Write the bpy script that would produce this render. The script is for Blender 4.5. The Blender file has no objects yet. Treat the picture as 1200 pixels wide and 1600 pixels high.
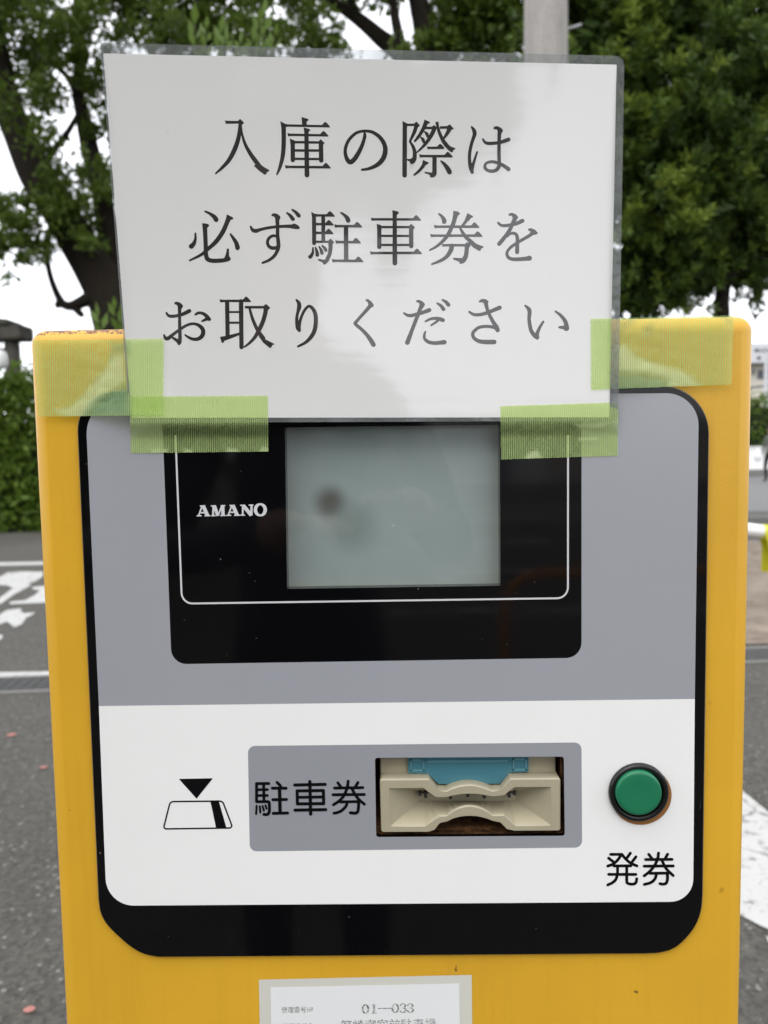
import bpy, bmesh, math, random
import numpy as np
from mathutils import Vector, Matrix
from mathutils.geometry import tessellate_polygon

rad = math.radians
scene = bpy.context.scene
COL = scene.collection
random.seed(7)
rng = np.random.default_rng(7)

# ------------------------------------------------------------------ camera
F = 1202.0                      # focal length in pixels of a 1200 x 1600 picture
CAM = Vector((0.0, -0.48, 1.30))
ROT = (Matrix.Rotation(rad(0.90109), 3, 'Z') @ Matrix.Rotation(rad(90 - 4.49615), 3, 'X')
       @ Matrix.Rotation(rad(-0.98646), 3, 'Z'))
cam_data = bpy.data.cameras.new('camera')
cam_data.sensor_fit = 'VERTICAL'
cam_data.sensor_height = 36.0
cam_data.sensor_width = 27.0
cam_data.lens = F / 1600 * 36
cam_data.clip_start = 0.01
cam_data.clip_end = 2000
cam_data.dof.use_dof = True
cam_data.dof.focus_distance = 0.475
cam_data.dof.aperture_fstop = 9.5
cam = bpy.data.objects.new('camera', cam_data)
COL.objects.link(cam)
cam.matrix_world = Matrix.Translation(CAM) @ ROT.to_4x4()
scene.camera = cam

# ------------------------------------------------------------------ world, sun, exposure
SUN_EL, SUN_AZ = rad(58), rad(205)       # azimuth from +Y clockwise: high, behind the camera
world = bpy.data.worlds.new('World')
scene.world = world
world.use_nodes = True
nt = world.node_tree
nt.nodes.clear()
sky = nt.nodes.new('ShaderNodeTexSky')
sky.sky_type = 'NISHITA'
sky.sun_disc = False
sky.sun_elevation = SUN_EL
sky.sun_rotation = SUN_AZ
sky.air_density = 1.0
sky.dust_density = 3.0
tcw = nt.nodes.new('ShaderNodeTexCoord')
cl = nt.nodes.new('ShaderNodeTexNoise'); cl.inputs['Scale'].default_value = 2.2; cl.inputs['Detail'].default_value = 5
rmp = nt.nodes.new('ShaderNodeMapRange')
rmp.inputs['From Min'].default_value = 0.3; rmp.inputs['From Max'].default_value = 0.7
rmp.inputs['To Min'].default_value = 9.0; rmp.inputs['To Max'].default_value = 13.0
cmb = nt.nodes.new('ShaderNodeVectorMath'); cmb.operation = 'SCALE'
cmb.inputs[0].default_value = (0.97, 0.985, 1.03)
mx = nt.nodes.new('ShaderNodeMix'); mx.data_type = 'RGBA'; mx.inputs['Factor'].default_value = 0.88
bg = nt.nodes.new('ShaderNodeBackground'); bg.inputs['Strength'].default_value = 0.10
wo = nt.nodes.new('ShaderNodeOutputWorld')
L = nt.links.new
L(tcw.outputs['Generated'], cl.inputs['Vector']); L(cl.outputs['Fac'], rmp.inputs['Value'])
L(rmp.outputs['Result'], cmb.inputs['Scale'])
L(sky.outputs['Color'], mx.inputs['A']); L(cmb.outputs['Vector'], mx.inputs['B'])
L(mx.outputs['Result'], bg.inputs['Color']); L(bg.outputs['Background'], wo.inputs['Surface'])

sun_data = bpy.data.lights.new('sun', 'SUN')
sun_data.energy = 0.7
sun_data.angle = rad(50)
sun_data.color = (1.0, 0.97, 0.92)
sun = bpy.data.objects.new('sun', sun_data)
COL.objects.link(sun)
sd = Vector((math.sin(SUN_AZ) * math.cos(SUN_EL), math.cos(SUN_AZ) * math.cos(SUN_EL), math.sin(SUN_EL)))
sun.rotation_euler = sd.to_track_quat('Z', 'Y').to_euler()
sun.location = (-4, -6, 12)

vs = scene.view_settings
vs.view_transform = 'Standard'
vs.look = 'None'
vs.exposure = 0.93
vs.gamma = 1.0
scene.cycles.max_bounces = 10
scene.cycles.transparent_max_bounces = 24

# ------------------------------------------------------------------ tracing helpers
def ray(px, py):
    return ROT @ Vector(((px - 600) / F, -(py - 800) / F, -1.0))
def face(px, py, Y=0.0):
    d = ray(px, py)
    return CAM + d * ((Y - CAM.y) / d.y)
def gnd(px, py, z=0.0):
    d = ray(px, py)
    return CAM + d * ((z - CAM.z) / d.z)
def at(px, py, Y):
    return face(px, py, Y)

S0 = face(585, 660, -0.0075)          # middle of the notice's lower edge
CURL = 0.30                            # the sheet stands upright at its taped foot and flops forward above
def sheet(px, py, off=0.0):
    d = ray(px, py); Y = S0.y
    for _ in range(12):
        p = CAM + d * ((Y - CAM.y) / d.y)
        h = max(0.0, p.z - S0.z)
        Y = S0.y + 0.012 * (p.x - S0.x) - CURL * h * h - off
    return CAM + d * ((Y - CAM.y) / d.y)

# ------------------------------------------------------------------ object helpers
def tag(o, label=None, cat=None, group=None, kind=None):
    if label: o['label'] = label
    if cat: o['category'] = cat
    if group: o['group'] = group
    if kind: o['kind'] = kind
    return o
def empty(name, loc, label=None, cat=None, group=None):
    o = bpy.data.objects.new(name, None)
    o.empty_display_size = 0.1
    COL.objects.link(o)
    o.location = loc
    return tag(o, label, cat, group)
def link(name, me, mats, parent=None, smooth=False):
    o = bpy.data.objects.new(name, me)
    COL.objects.link(o)
    if not isinstance(mats, (list, tuple)): mats = [mats]
    for m in mats: me.materials.append(m)
    if smooth:
        me.polygons.foreach_set('use_smooth', [True] * len(me.polygons))
    if parent is not None:
        o.parent = parent
        pl = parent.location.copy()
        q = parent.parent
        while q is not None:
            pl += q.location; q = q.parent
        if parent.type == 'EMPTY' or pl.length > 0:
            o.location = -pl
    return o
def meshobj(name, verts, faces, mats, parent=None, smooth=False, midx=None):
    me = bpy.data.meshes.new(name)
    me.from_pydata([tuple(v) for v in verts], [], faces)
    o = link(name, me, mats, parent, smooth)
    if midx is not None: me.polygons.foreach_set('material_index', midx)
    me.update()
    return o
class MB:
    """collects shapes into one mesh"""
    def __init__(s): s.v = []; s.f = []; s.m = []
    def add(s, verts, faces, m=0):
        b = len(s.v); s.v += [Vector(v) for v in verts]
        for f in faces:
            s.f.append([b + i for i in f]); s.m.append(m)
    def box(s, lo, hi, m=0):
        x0, y0, z0 = lo; x1, y1, z1 = hi
        s.add([(x0,y0,z0),(x1,y0,z0),(x1,y1,z0),(x0,y1,z0),(x0,y0,z1),(x1,y0,z1),(x1,y1,z1),(x0,y1,z1)],
              [(0,3,2,1),(4,5,6,7),(0,1,5,4),(1,2,6,5),(2,3,7,6),(3,0,4,7)], m)
    def tube(s, pts, radii, n=8, m=0, caps=True):
        pts = [Vector(p) for p in pts]
        if not hasattr(radii, '__len__'): radii = [radii] * len(pts)
        rings = []; up = Vector((0.13, 0.37, 0.9)).normalized()
        vv = []
        for i, p in enumerate(pts):
            t = (pts[min(i + 1, len(pts) - 1)] - pts[max(i - 1, 0)]).normalized()
            a = t.cross(up)
            if a.length < 1e-3: a = t.cross(Vector((1, 0, 0)))
            a.normalize(); b = t.cross(a).normalized()
            for k in range(n):
                an = 2 * math.pi * k / n
                vv.append(p + (a * math.cos(an) + b * math.sin(an)) * radii[i])
        ff = []
        for i in range(len(pts) - 1):
            for k in range(n):
                k2 = (k + 1) % n
                ff.append((i*n+k, i*n+k2, (i+1)*n+k2, (i+1)*n+k))
        if caps:
            ff.append(tuple(range(n - 1, -1, -1))); ff.append(tuple((len(pts)-1)*n + k for k in range(n)))
        s.add(vv, ff, m)
    def build(s, name, mats, parent=None, smooth=False):
        return meshobj(name, s.v, s.f, mats, parent, smooth, s.m)
def fill(pts, holes=()):
    """triangulate a 2-D outline with holes; returns (flat point list, triangles)"""
    loops = [[Vector((p[0], p[1], 0)) for p in pts]] + [[Vector((p[0], p[1], 0)) for p in h] for h in holes]
    tris = tessellate_polygon(loops)
    flat = [p for l in loops for p in l]
    return flat, tris
def bevel_mod(o, w, seg=3, angle=30):
    b = o.modifiers.new('bevel', 'BEVEL'); b.width = w; b.segments = seg; b.limit_method = 'ANGLE'; b.angle_limit = rad(angle)
    return b
def rounded(pts, radii, n=8):
    """round the corners of a 2-D outline"""
    out = []; m = len(pts)
    if not hasattr(radii, '__len__'): radii = [radii] * m
    for i in range(m):
        p = Vector(pts[i]); a = Vector(pts[i - 1]); b = Vector(pts[(i + 1) % m]); r = radii[i]
        if r <= 0: out.append((p.x, p.y)); continue
        u = (a - p).normalized(); v = (b - p).normalized()
        half = math.acos(max(-1, min(1, u.dot(v)))) / 2
        t = min(r / math.tan(half), (a - p).length * 0.49, (b - p).length * 0.49)
        r2 = t * math.tan(half)
        c = p + (u + v).normalized() * (r2 / math.sin(half))
        s = p + u * t; e = p + v * t
        a0 = math.atan2(s.y - c.y, s.x - c.x); a1 = math.atan2(e.y - c.y, e.x - c.x)
        d = (a1 - a0 + math.pi) % (2 * math.pi) - math.pi
        for k in range(n + 1):
            an = a0 + d * k / n
            out.append((c.x + r2 * math.cos(an), c.y + r2 * math.sin(an)))
    return out
def catmull(pts, step):
    """smooth a polyline of (x, y, w)"""
    if len(pts) < 3: return [np.array(p, float) for p in pts]
    P = [np.array(p, float) for p in pts]
    P = [2 * P[0] - P[1]] + P + [2 * P[-1] - P[-2]]
    out = []
    for i in range(1, len(P) - 2):
        n = max(3, int(np.hypot(*(P[i+1] - P[i])[:2]) / step))
        for k in range(n):
            t = k / n
            out.append(0.5 * ((2*P[i]) + (P[i+1]-P[i-1])*t + (2*P[i-1]-5*P[i]+4*P[i+1]-P[i+2])*t*t + (3*P[i]-P[i-1]-3*P[i+1]+P[i+2])*t**3))
    out.append(P[-2])
    return out
class Ink:
    """flat print: ribbons and patches in picture units, mapped to a surface"""
    def __init__(s, mp, ox=0, oy=0, sc=1.0, step=2e-6):
        s.mp = mp; s.ox, s.oy, s.sc = ox, oy, sc; s.v = []; s.f = []; s.k = 0; s.step = step
    def at(s, ox, oy, sc): s.ox, s.oy, s.sc = ox, oy, sc; s.k = 0; return s
    def _put(s, pts, faces):
        s.k += 1; off = s.k * s.step; b = len(s.v)
        s.v += [s.mp(s.ox + p[0] / s.sc, s.oy + p[1] / s.sc, off) for p in pts]
        s.f += [tuple(b + i for i in f) for f in faces]
    def P(s, pts, holes=()):
        fl, tr = fill(pts, holes); s._put([(p.x, p.y) for p in fl], tr); return s
    def disc(s, x, y, r, n=16):
        s._put([(x + r*math.cos(2*math.pi*k/n), y + r*math.sin(2*math.pi*k/n)) for k in range(n)], [tuple(range(n))])
    def S(s, pts, caps=True, smooth=True, close=False):
        q = catmull(pts, 1.0 * s.sc) if smooth else [np.array(p, float) for p in pts]
        n = len(q); vv = []
        for i in range(n):
            a = q[max(i - 1, 0)]; b = q[min(i + 1, n - 1)]
            if close: a = q[(i - 1) % n]; b = q[(i + 1) % n]
            d = (b - a)[:2]; d = d / (np.hypot(*d) + 1e-9)
            w = q[i][2] / 2
            vv += [(q[i][0] - d[1]*w, q[i][1] + d[0]*w), (q[i][0] + d[1]*w, q[i][1] - d[0]*w)]
        ff = [(2*i, 2*i+1, 2*i+3, 2*i+2) for i in range(n - 1)]
        if close: ff.append((2*n-2, 2*n-1, 1, 0))
        s._put(vv, ff)
        if caps and not close:
            s.disc(q[0][0], q[0][1], q[0][2]/2); s.disc(q[-1][0], q[-1][1], q[-1][2]/2)
        return s
    def Lw(s, x0, y0, x1, y1, w): return s.S([(x0, y0, w), (x1, y1, w)], caps=False, smooth=False)
    def H(s, x0, y0, x1, y1):
        """a brush-set horizontal with its triangle at the right end"""
        return s.P([(x0-14,y0-33),(x0+45,y0-23),(x1-155,y1-23),(x1-112,y1-70),(x1-94,y1-82),(x1-62,y1-62),(x1-14,y1-8),
                    (x1,y1+8),(x1-5,y1+25),(x0+55,y0+23),(x0,y0+30)])
    def R(s, pts, w, smooth=False):
        """round-ended stroke of even weight"""
        q = [(p[0], p[1], w) for p in pts]
        if smooth: return s.S(q)
        for a, b in zip(q, q[1:]): s.S([a, b], smooth=False)
        return s
    def build(s, name, mat, parent): return meshobj(name, s.v, s.f, mat, parent)

# ------------------------------------------------------------------ materials
def mat(name, col=(0.5,0.5,0.5), rough=0.5, metal=0.0, spec=0.5, coat=0.0, coat_rough=0.03):
    m = bpy.data.materials.new(name); m.use_nodes = True
    b = m.node_tree.nodes['Principled BSDF']
    b.inputs['Base Color'].default_value = (*col, 1); b.inputs['Roughness'].default_value = rough
    b.inputs['Metallic'].default_value = metal; b.inputs['Specular IOR Level'].default_value = spec
    b.inputs['Coat Weight'].default_value = coat; b.inputs['Coat Roughness'].default_value = coat_rough
    return m
def N(m, t, **kw):
    n = m.node_tree.nodes.new(t)
    for k, v in kw.items():
        if k in n.inputs: n.inputs[k].default_value = v
        else: setattr(n, k, v)
    return n
def LK(m, a, b): m.node_tree.links.new(a, b)
def noise(m, scale, detail=4, rough=0.55, vec=None, dist=0.0):
    n = N(m, 'ShaderNodeTexNoise', Scale=scale, Detail=detail, Roughness=rough, Distortion=dist)
    if vec is not None: LK(m, vec, n.inputs['Vector'])
    return n.outputs['Fac']
def coords(m, which='Object'): return N(m, 'ShaderNodeTexCoord').outputs[which]
def ramp(m, fac, stops):
    r = N(m, 'ShaderNodeValToRGB'); e = r.color_ramp.elements
    while len(e) > 1: e.remove(e[-1])
    e[0].position = stops[0][0]; e[0].color = (*stops[0][1], 1) if hasattr(stops[0][1], '__len__') else (stops[0][1],)*3 + (1,)
    for p, c in stops[1:]:
        k = e.new(p); k.color = (*c, 1) if hasattr(c, '__len__') else (c, c, c, 1)
    LK(m, fac, r.inputs['Fac']); return r.outputs['Color']
def mixc(m, fac, a, b):
    n = N(m, 'ShaderNodeMix', data_type='RGBA')
    for s, v in (('Factor', fac), ('A', a), ('B', b)):
        if hasattr(v, 'links') or hasattr(v, 'is_output'): LK(m, v, n.inputs[s])
        elif s == 'Factor': n.inputs[s].default_value = v
        else: n.inputs[s].default_value = (*v, 1)
    return n.outputs['Result']
def math_(m, op, a, b=None, c=None):
    n = N(m, 'ShaderNodeMath', operation=op)
    for i, v in enumerate((a, b, c)):
        if v is None: continue
        if hasattr(v, 'is_output'): LK(m, v, n.inputs[i])
        else: n.inputs[i].default_value = v
    return n.outputs[0]
def bsdf(m): return m.node_tree.nodes['Principled BSDF']
def bump(m, h, strength=0.2, dist=0.001, to='Normal'):
    b = N(m, 'ShaderNodeBump', Strength=strength, Distance=dist); LK(m, h, b.inputs['Height'])
    LK(m, b.outputs['Normal'], bsdf(m).inputs[to]); return b
def sep(m, v):
    s = N(m, 'ShaderNodeSeparateXYZ'); LK(m, v, s.inputs[0]); return s.outputs

TOPZ = face(612, 502).z

# yellow paint, weathered, chipped and rusty along the top edge
m_yellow = mat('yellow_paint', (0.66, 0.345, 0.022), 0.38, spec=0.45)
def _():
    m = m_yellow; b = bsdf(m); o = coords(m)
    s = sep(m, o)
    big = noise(m, 9, 4, 0.5, o); fine = noise(m, 160, 3, 0.6, o)
    c = mixc(m, ramp(m, big, [(0.35, 0), (0.7, 1)]), (0.70, 0.39, 0.026), (0.64, 0.35, 0.021))
    # scuffs and grime specks
    sp = ramp(m, noise(m, 55, 2, 0.7, o), [(0.70, 0), (0.76, 1)])
    c = mixc(m, math_(m, 'MULTIPLY', sp, 0.45), c, (0.26, 0.11, 0.015))
    mp = N(m, 'ShaderNodeMapping'); mp.inputs['Scale'].default_value = (70, 70, 3.0); LK(m, o, mp.inputs['Vector'])
    stk_ = ramp(m, noise(m, 1.0, 4, 0.65, mp.outputs['Vector']), [(0.52, 0), (0.78, 1)])
    c = mixc(m, math_(m, 'MULTIPLY', stk_, 0.15), c, (0.34, 0.17, 0.025))
    nick = ramp(m, noise(m, 95, 2, 0.5, o), [(0.745, 0), (0.765, 1)])
    c = mixc(m, math_(m, 'MULTIPLY', nick, 0.8), c, (0.16, 0.07, 0.02))
    # rust along the top edge, mostly at the left end
    edge = math_(m, 'SUBTRACT', s[2], TOPZ - 0.0105)
    ef = math_(m, 'MULTIPLY', edge, 140.0)
    lf = N(m, 'ShaderNodeMapRange', **{'From Min': 0.02, 'From Max': -0.16, 'To Min': -0.52, 'To Max': -0.13}); LK(m, s[0], lf.inputs['Value'])
    rr = math_(m, 'ADD', math_(m, 'ADD', math_(m, 'MINIMUM', ef, 1.0), noise(m, 230, 4, 0.75, o)), lf.outputs['Result'])
    rm = ramp(m, math_(m, 'MULTIPLY', rr, 0.5), [(0.66, 0), (0.70, 1)])
    rust = mixc(m, fine, (0.07, 0.022, 0.008), (0.24, 0.085, 0.022))
    c = mixc(m, rm, c, rust)
    LK(m, c, b.inputs['Base Color'])
    LK(m, ramp(m, big, [(0.3, 0.30), (0.75, 0.46)]), b.inputs['Roughness'])
    h = math_(m, 'ADD', math_(m, 'MULTIPLY', noise(m, 420, 2, 0.5, o), 0.5), math_(m, 'MULTIPLY', noise(m, 26, 3, 0.5, o), 1.6))
    h = math_(m, 'SUBTRACT', h, math_(m, 'MULTIPLY', rm, 0.8))
    bump(m, h, 0.16, 0.0012)
_()

def glossy_print(name, col, rough=0.16, wear=True):
    m = mat(name, col, rough, spec=0.5); o = coords(m); b = bsdf(m)
    if wear:
        d = ramp(m, noise(m, 14, 5, 0.6, o), [(0.3, 0.975), (0.7, 1.0)])
        mul = N(m, 'ShaderNodeMix', data_type='RGBA', blend_type='MULTIPLY'); mul.inputs['Factor'].default_value = 1
        mul.inputs['A'].default_value = (*col, 1); LK(m, d, mul.inputs['B'])
        LK(m, mul.outputs['Result'], b.inputs['Base Color'])
        LK(m, ramp(m, noise(m, 22, 4, 0.6, o), [(0.3, rough * 0.92), (0.7, rough * 1.1)]), b.inputs['Roughness'])
    bump(m, noise(m, 7, 2, 0.4, o), 0.10, 0.002)
    return m
m_black = glossy_print('black_acrylic', (0.004, 0.004, 0.0045), 0.05, wear=False)
bsdf(m_black).inputs['Specular IOR Level'].default_value = 0.32
def _():
    m = m_black; b = bsdf(m); o = coords(m)
    # dust specks and fine scratches
    sp = ramp(m, noise(m, 330, 1, 0.3, o), [(0.80, 0), (0.825, 1)])
    mp = N(m, 'ShaderNodeMapping'); mp.inputs['Scale'].default_value = (900, 1, 60); mp.inputs['Rotation'].default_value = (0, 0.18, 0)
    LK(m, o, mp.inputs['Vector'])
    sc = ramp(m, noise(m, 1.0, 1, 0.3, mp.outputs['Vector']), [(0.80, 0), (0.83, 1)])
    f = math_(m, 'MULTIPLY', math_(m, 'MAXIMUM', sp, math_(m, 'MULTIPLY', sc, 0.45)), 0.20)
    LK(m, mixc(m, f, (0.0025, 0.0025, 0.003), (0.6, 0.6, 0.58)), b.inputs['Base Color'])
    LK(m, ramp(m, noise(m, 30, 4, 0.6, o), [(0.3, 0.03), (0.7, 0.10)]), b.inputs['Roughness'])
_()
m_grey = glossy_print('grey_print', (0.335, 0.342, 0.372), 0.2)
m_white = glossy_print('white_print', (0.86, 0.86, 0.84), 0.2)
m_plate = glossy_print('grey_plate_print', (0.30, 0.308, 0.335), 0.22)
m_ink = mat('black_ink', (0.004, 0.004, 0.005), 0.3, spec=0.15)
m_silver = mat('silver_print', (0.62, 0.62, 0.63), 0.3)
m_chamfer = mat('acrylic_edge', (0.12, 0.115, 0.11), 0.3)

# laminated paper and its printing share the same glossy film
def film_bump(m):
    o = coords(m)
    mp = N(m, 'ShaderNodeMapping'); mp.inputs['Scale'].default_value = (1, 1, 0.75); LK(m, o, mp.inputs['Vector'])
    v = mp.outputs['Vector']
    h = math_(m, 'ADD', math_(m, 'MULTIPLY', noise(m, 11, 2, 0.45, v, 0.4), 1.0), math_(m, 'MULTIPLY', noise(m, 70, 3, 0.55, v), 0.055))
    h = math_(m, 'ADD', h, math_(m, 'MULTIPLY', noise(m, 420, 2, 0.5, v), 0.004))
    b = N(m, 'ShaderNodeBump', Strength=0.13, Distance=0.004); LK(m, h, b.inputs['Height'])
    LK(m, b.outputs['Normal'], bsdf(m).inputs['Coat Normal'])
m_paper = mat('laminated_paper', (0.80, 0.795, 0.775), 0.6, spec=0.2, coat=1.0, coat_rough=0.06)
def _():
    m = m_paper; o = coords(m)
    c = mixc(m, noise(m, 6, 3, 0.5, o), (0.69, 0.685, 0.665), (0.735, 0.73, 0.715))
    sp = ramp(m, noise(m, 120, 1, 0.3, o), [(0.79, 0), (0.83, 1)])
    LK(m, mixc(m, math_(m, 'MULTIPLY', sp, 0.22), c, (0.3, 0.28, 0.25)), bsdf(m).inputs['Base Color'])
    film_bump(m)
_()
bsdf(m_paper).inputs['Coat IOR'].default_value = 1.72
m_toner = mat('printed_toner', (0.022, 0.021, 0.02), 0.6, spec=0.2, coat=1.0, coat_rough=0.06)
film_bump(m_toner); bsdf(m_toner).inputs['Coat IOR'].default_value = 1.72
m_film = bpy.data.materials.new('clear_film'); m_film.use_nodes = True
def _():
    m = m_film; ns = m.node_tree.nodes; b = bsdf(m); out = ns['Material Output']; o = coords(m)
    b.inputs['Base Color'].default_value = (0.27, 0.285, 0.285, 1); b.inputs['Roughness'].default_value = 0.12
    t = N(m, 'ShaderNodeBsdfTransparent'); t.inputs['Color'].default_value = (0.82, 0.84, 0.84, 1)
    mx_ = N(m, 'ShaderNodeMixShader')
    LK(m, ramp(m, noise(m, 35, 3, 0.6, o), [(0.35, 0.36), (0.7, 0.60)]), mx_.inputs['Fac'])
    LK(m, t.outputs[0], mx_.inputs[1]); LK(m, b.outputs[0], mx_.inputs[2]); LK(m, mx_.outputs[0], out.inputs['Surface'])
    h = math_(m, 'ADD', noise(m, 45, 3, 0.6, o), math_(m, 'MULTIPLY', noise(m, 200, 2, 0.5, o), 0.2))
    bump(m, h, 0.5, 0.003)
_()
# green curing tape: ribbed translucent film
m_tape = bpy.data.materials.new('green_tape'); m_tape.use_nodes = True
def _():
    m = m_tape; ns = m.node_tree.nodes; b = bsdf(m); out = ns['Material Output']
    uv = N(m, 'ShaderNodeUVMap'); s = sep(m, uv.outputs['UV']); o = coords(m)
    st = math_(m, 'SINE', math_(m, 'MULTIPLY', s[0], 2 * math.pi / 1.32))
    st2 = math_(m, 'SINE', math_(m, 'MULTIPLY', s[1], 2 * math.pi / 1.1))
    irr = noise(m, 240, 3, 0.6, o)
    stripe = ramp(m, math_(m, 'ADD', math_(m, 'MULTIPLY', st, 0.5), math_(m, 'MULTIPLY', irr, 0.25)), [(0.28, 0), (0.62, 1)])
    lift = N(m, 'ShaderNodeAttribute', attribute_name='lift').outputs['Fac']
    gap_shade = N(m, 'ShaderNodeAttribute', attribute_name='gap_shade').outputs['Fac']
    patch = noise(m, 60, 3, 0.6, o)
    fac = math_(m, 'ADD', 0.25, math_(m, 'MULTIPLY', stripe, 0.38))
    fac = math_(m, 'ADD', fac, math_(m, 'MULTIPLY', math_(m, 'SUBTRACT', patch, 0.5), 0.16))
    fac = math_(m, 'ADD', fac, math_(m, 'MULTIPLY', lift, 0.34))
    fac = math_(m, 'ADD', fac, math_(m, 'MULTIPLY', gap_shade, 0.32))
    fac = math_(m, 'MINIMUM', fac, 0.97)
    base = mixc(m, lift, (0.53, 0.70, 0.275), (0.55, 0.66, 0.33))
    base = mixc(m, math_(m, 'MULTIPLY', gap_shade, 0.8), base, (0.17, 0.31, 0.17))  # dark green paints in the shade of the gap behind the tape
    LK(m, base, b.inputs['Base Color'])
    b.inputs['Roughness'].default_value = 0.42; b.inputs['Specular IOR Level'].default_value = 0.35
    t = N(m, 'ShaderNodeBsdfTransparent'); t.inputs['Color'].default_value = (0.90, 0.975, 0.66, 1)
    mx_ = N(m, 'ShaderNodeMixShader'); LK(m, fac, mx_.inputs['Fac'])
    LK(m, t.outputs[0], mx_.inputs[1]); LK(m, b.outputs[0], mx_.inputs[2]); LK(m, mx_.outputs[0], out.inputs['Surface'])
    h = math_(m, 'ADD', math_(m, 'MULTIPLY', st, 0.03), math_(m, 'ADD', math_(m, 'MULTIPLY', st2, 0.01), math_(m, 'MULTIPLY', noise(m, 40, 4, 0.6, o), 1.3)))
    bump(m, h, 0.5, 0.0015)
_()
m_beige = mat('beige_plastic', (0.50, 0.445, 0.31), 0.42)
def _():
    m = m_beige; o = coords(m)
    LK(m, mixc(m, noise(m, 45, 4, 0.6, o), (0.35, 0.312, 0.212), (0.41, 0.37, 0.262)), bsdf(m).inputs['Base Color'])
    bump(m, noise(m, 600, 2, 0.5, o), 0.05, 0.0004)
_()
m_blue = mat('blue_translucent_plastic', (0.060, 0.20, 0.25), 0.2)
m_blue_edge = mat('blue_plastic_rim', (0.11, 0.28, 0.33), 0.2)
m_rust = mat('rusty_cut_metal', (0.1, 0.05, 0.02), 0.8)
def _():
    m = m_rust; o = coords(m)
    LK(m, ramp(m, noise(m, 180, 4, 0.7, o), [(0.3, (0.03, 0.022, 0.014)), (0.5, (0.16, 0.075, 0.028)), (0.75, (0.48, 0.22, 0.07))]), bsdf(m).inputs['Base Color'])
_()
m_foam = mat('dark_gasket', (0.018, 0.016, 0.012), 0.9)
m_green = mat('green_button_plastic', (0.010, 0.165, 0.075), 0.28)
m_ringblack = mat('black_button_ring', (0.006, 0.006, 0.006), 0.3)
m_brown = mat('brown_cut_edge', (0.30, 0.13, 0.03), 0.6)
m_label_edge = mat('sticker_backing', (0.62, 0.61, 0.54), 0.5)
m_label = mat('sticker_paper', (0.78, 0.785, 0.78), 0.4)
m_faded = mat('faded_ink', (0.10, 0.10, 0.10), 0.5)
def _():
    m = m_faded; o = coords(m)
    LK(m, ramp(m, noise(m, 900, 2, 0.6, o), [(0.42, (0.09, 0.09, 0.09)), (0.62, (0.62, 0.62, 0.61))]), bsdf(m).inputs['Base Color'])
_()
m_lcd = mat('lcd_surface', (0.3, 0.34, 0.33), 0.35)
def _():
    m = m_lcd; o = coords(m); c = None
    base = mixc(m, noise(m, 9, 3, 0.5, o), (0.31, 0.372, 0.372), (0.365, 0.42, 0.408))
    for (px, py, r, col, k) in ((516, 785, 0.0155, (0.075, 0.062, 0.048), 0.9), (550, 822, 0.024, (0.14, 0.18, 0.16), 0.5)):
        p = face(px, py, 0.012)
        vm = N(m, 'ShaderNodeVectorMath', operation='DISTANCE'); LK(m, o, vm.inputs[0]); vm.inputs[1].default_value = tuple(p)
        mr = N(m, 'ShaderNodeMapRange', interpolation_type='SMOOTHSTEP', **{'From Min': r, 'From Max': r * 0.15, 'To Min': 0, 'To Max': k})
        LK(m, vm.outputs['Value'], mr.inputs['Value'])
        base = mixc(m, mr.outputs['Result'], base, col)
    LK(m, base, bsdf(m).inputs['Base Color'])
_()
m_glass = bpy.data.materials.new('display_glass'); m_glass.use_nodes = True
def _():
    m = m_glass; ns = m.node_tree.nodes; out = ns['Material Output']; o = coords(m)
    ns.remove(bsdf(m))
    t = N(m, 'ShaderNodeBsdfTransparent'); t.inputs['Color'].default_value = (0.93, 0.95, 0.94, 1)
    g = N(m, 'ShaderNodeBsdfGlossy'); g.inputs['Roughness'].default_value = 0.03
    d = N(m, 'ShaderNodeBsdfDiffuse'); d.inputs['Color'].default_value = (0.75, 0.75, 0.73, 1)
    fr = N(m, 'ShaderNodeFresnel'); fr.inputs['IOR'].default_value = 1.8
    bp = N(m, 'ShaderNodeBump', Strength=0.08, Distance=0.002); LK(m, noise(m, 9, 2, 0.4, o), bp.inputs['Height'])
    LK(m, bp.outputs['Normal'], g.inputs['Normal'])
    a = N(m, 'ShaderNodeMixShader'); LK(m, fr.outputs[0], a.inputs['Fac']); LK(m, t.outputs[0], a.inputs[1]); LK(m, g.outputs[0], a.inputs[2])
    # a little dust on the pane
    sp = math_(m, 'MAXIMUM', ramp(m, noise(m, 300, 1, 0.3, o), [(0.80, 0), (0.825, 1)]), ramp(m, noise(m, 25, 3, 0.6, o), [(0.3, 0.0), (0.8, 0.10)]))
    b2 = N(m, 'ShaderNodeMixShader'); LK(m, math_(m, 'MULTIPLY', sp, 0.6), b2.inputs['Fac']); LK(m, a.outputs[0], b2.inputs[1]); LK(m, d.outputs[0], b2.inputs[2])
    LK(m, b2.outputs[0], out.inputs['Surface'])
_()

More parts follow.
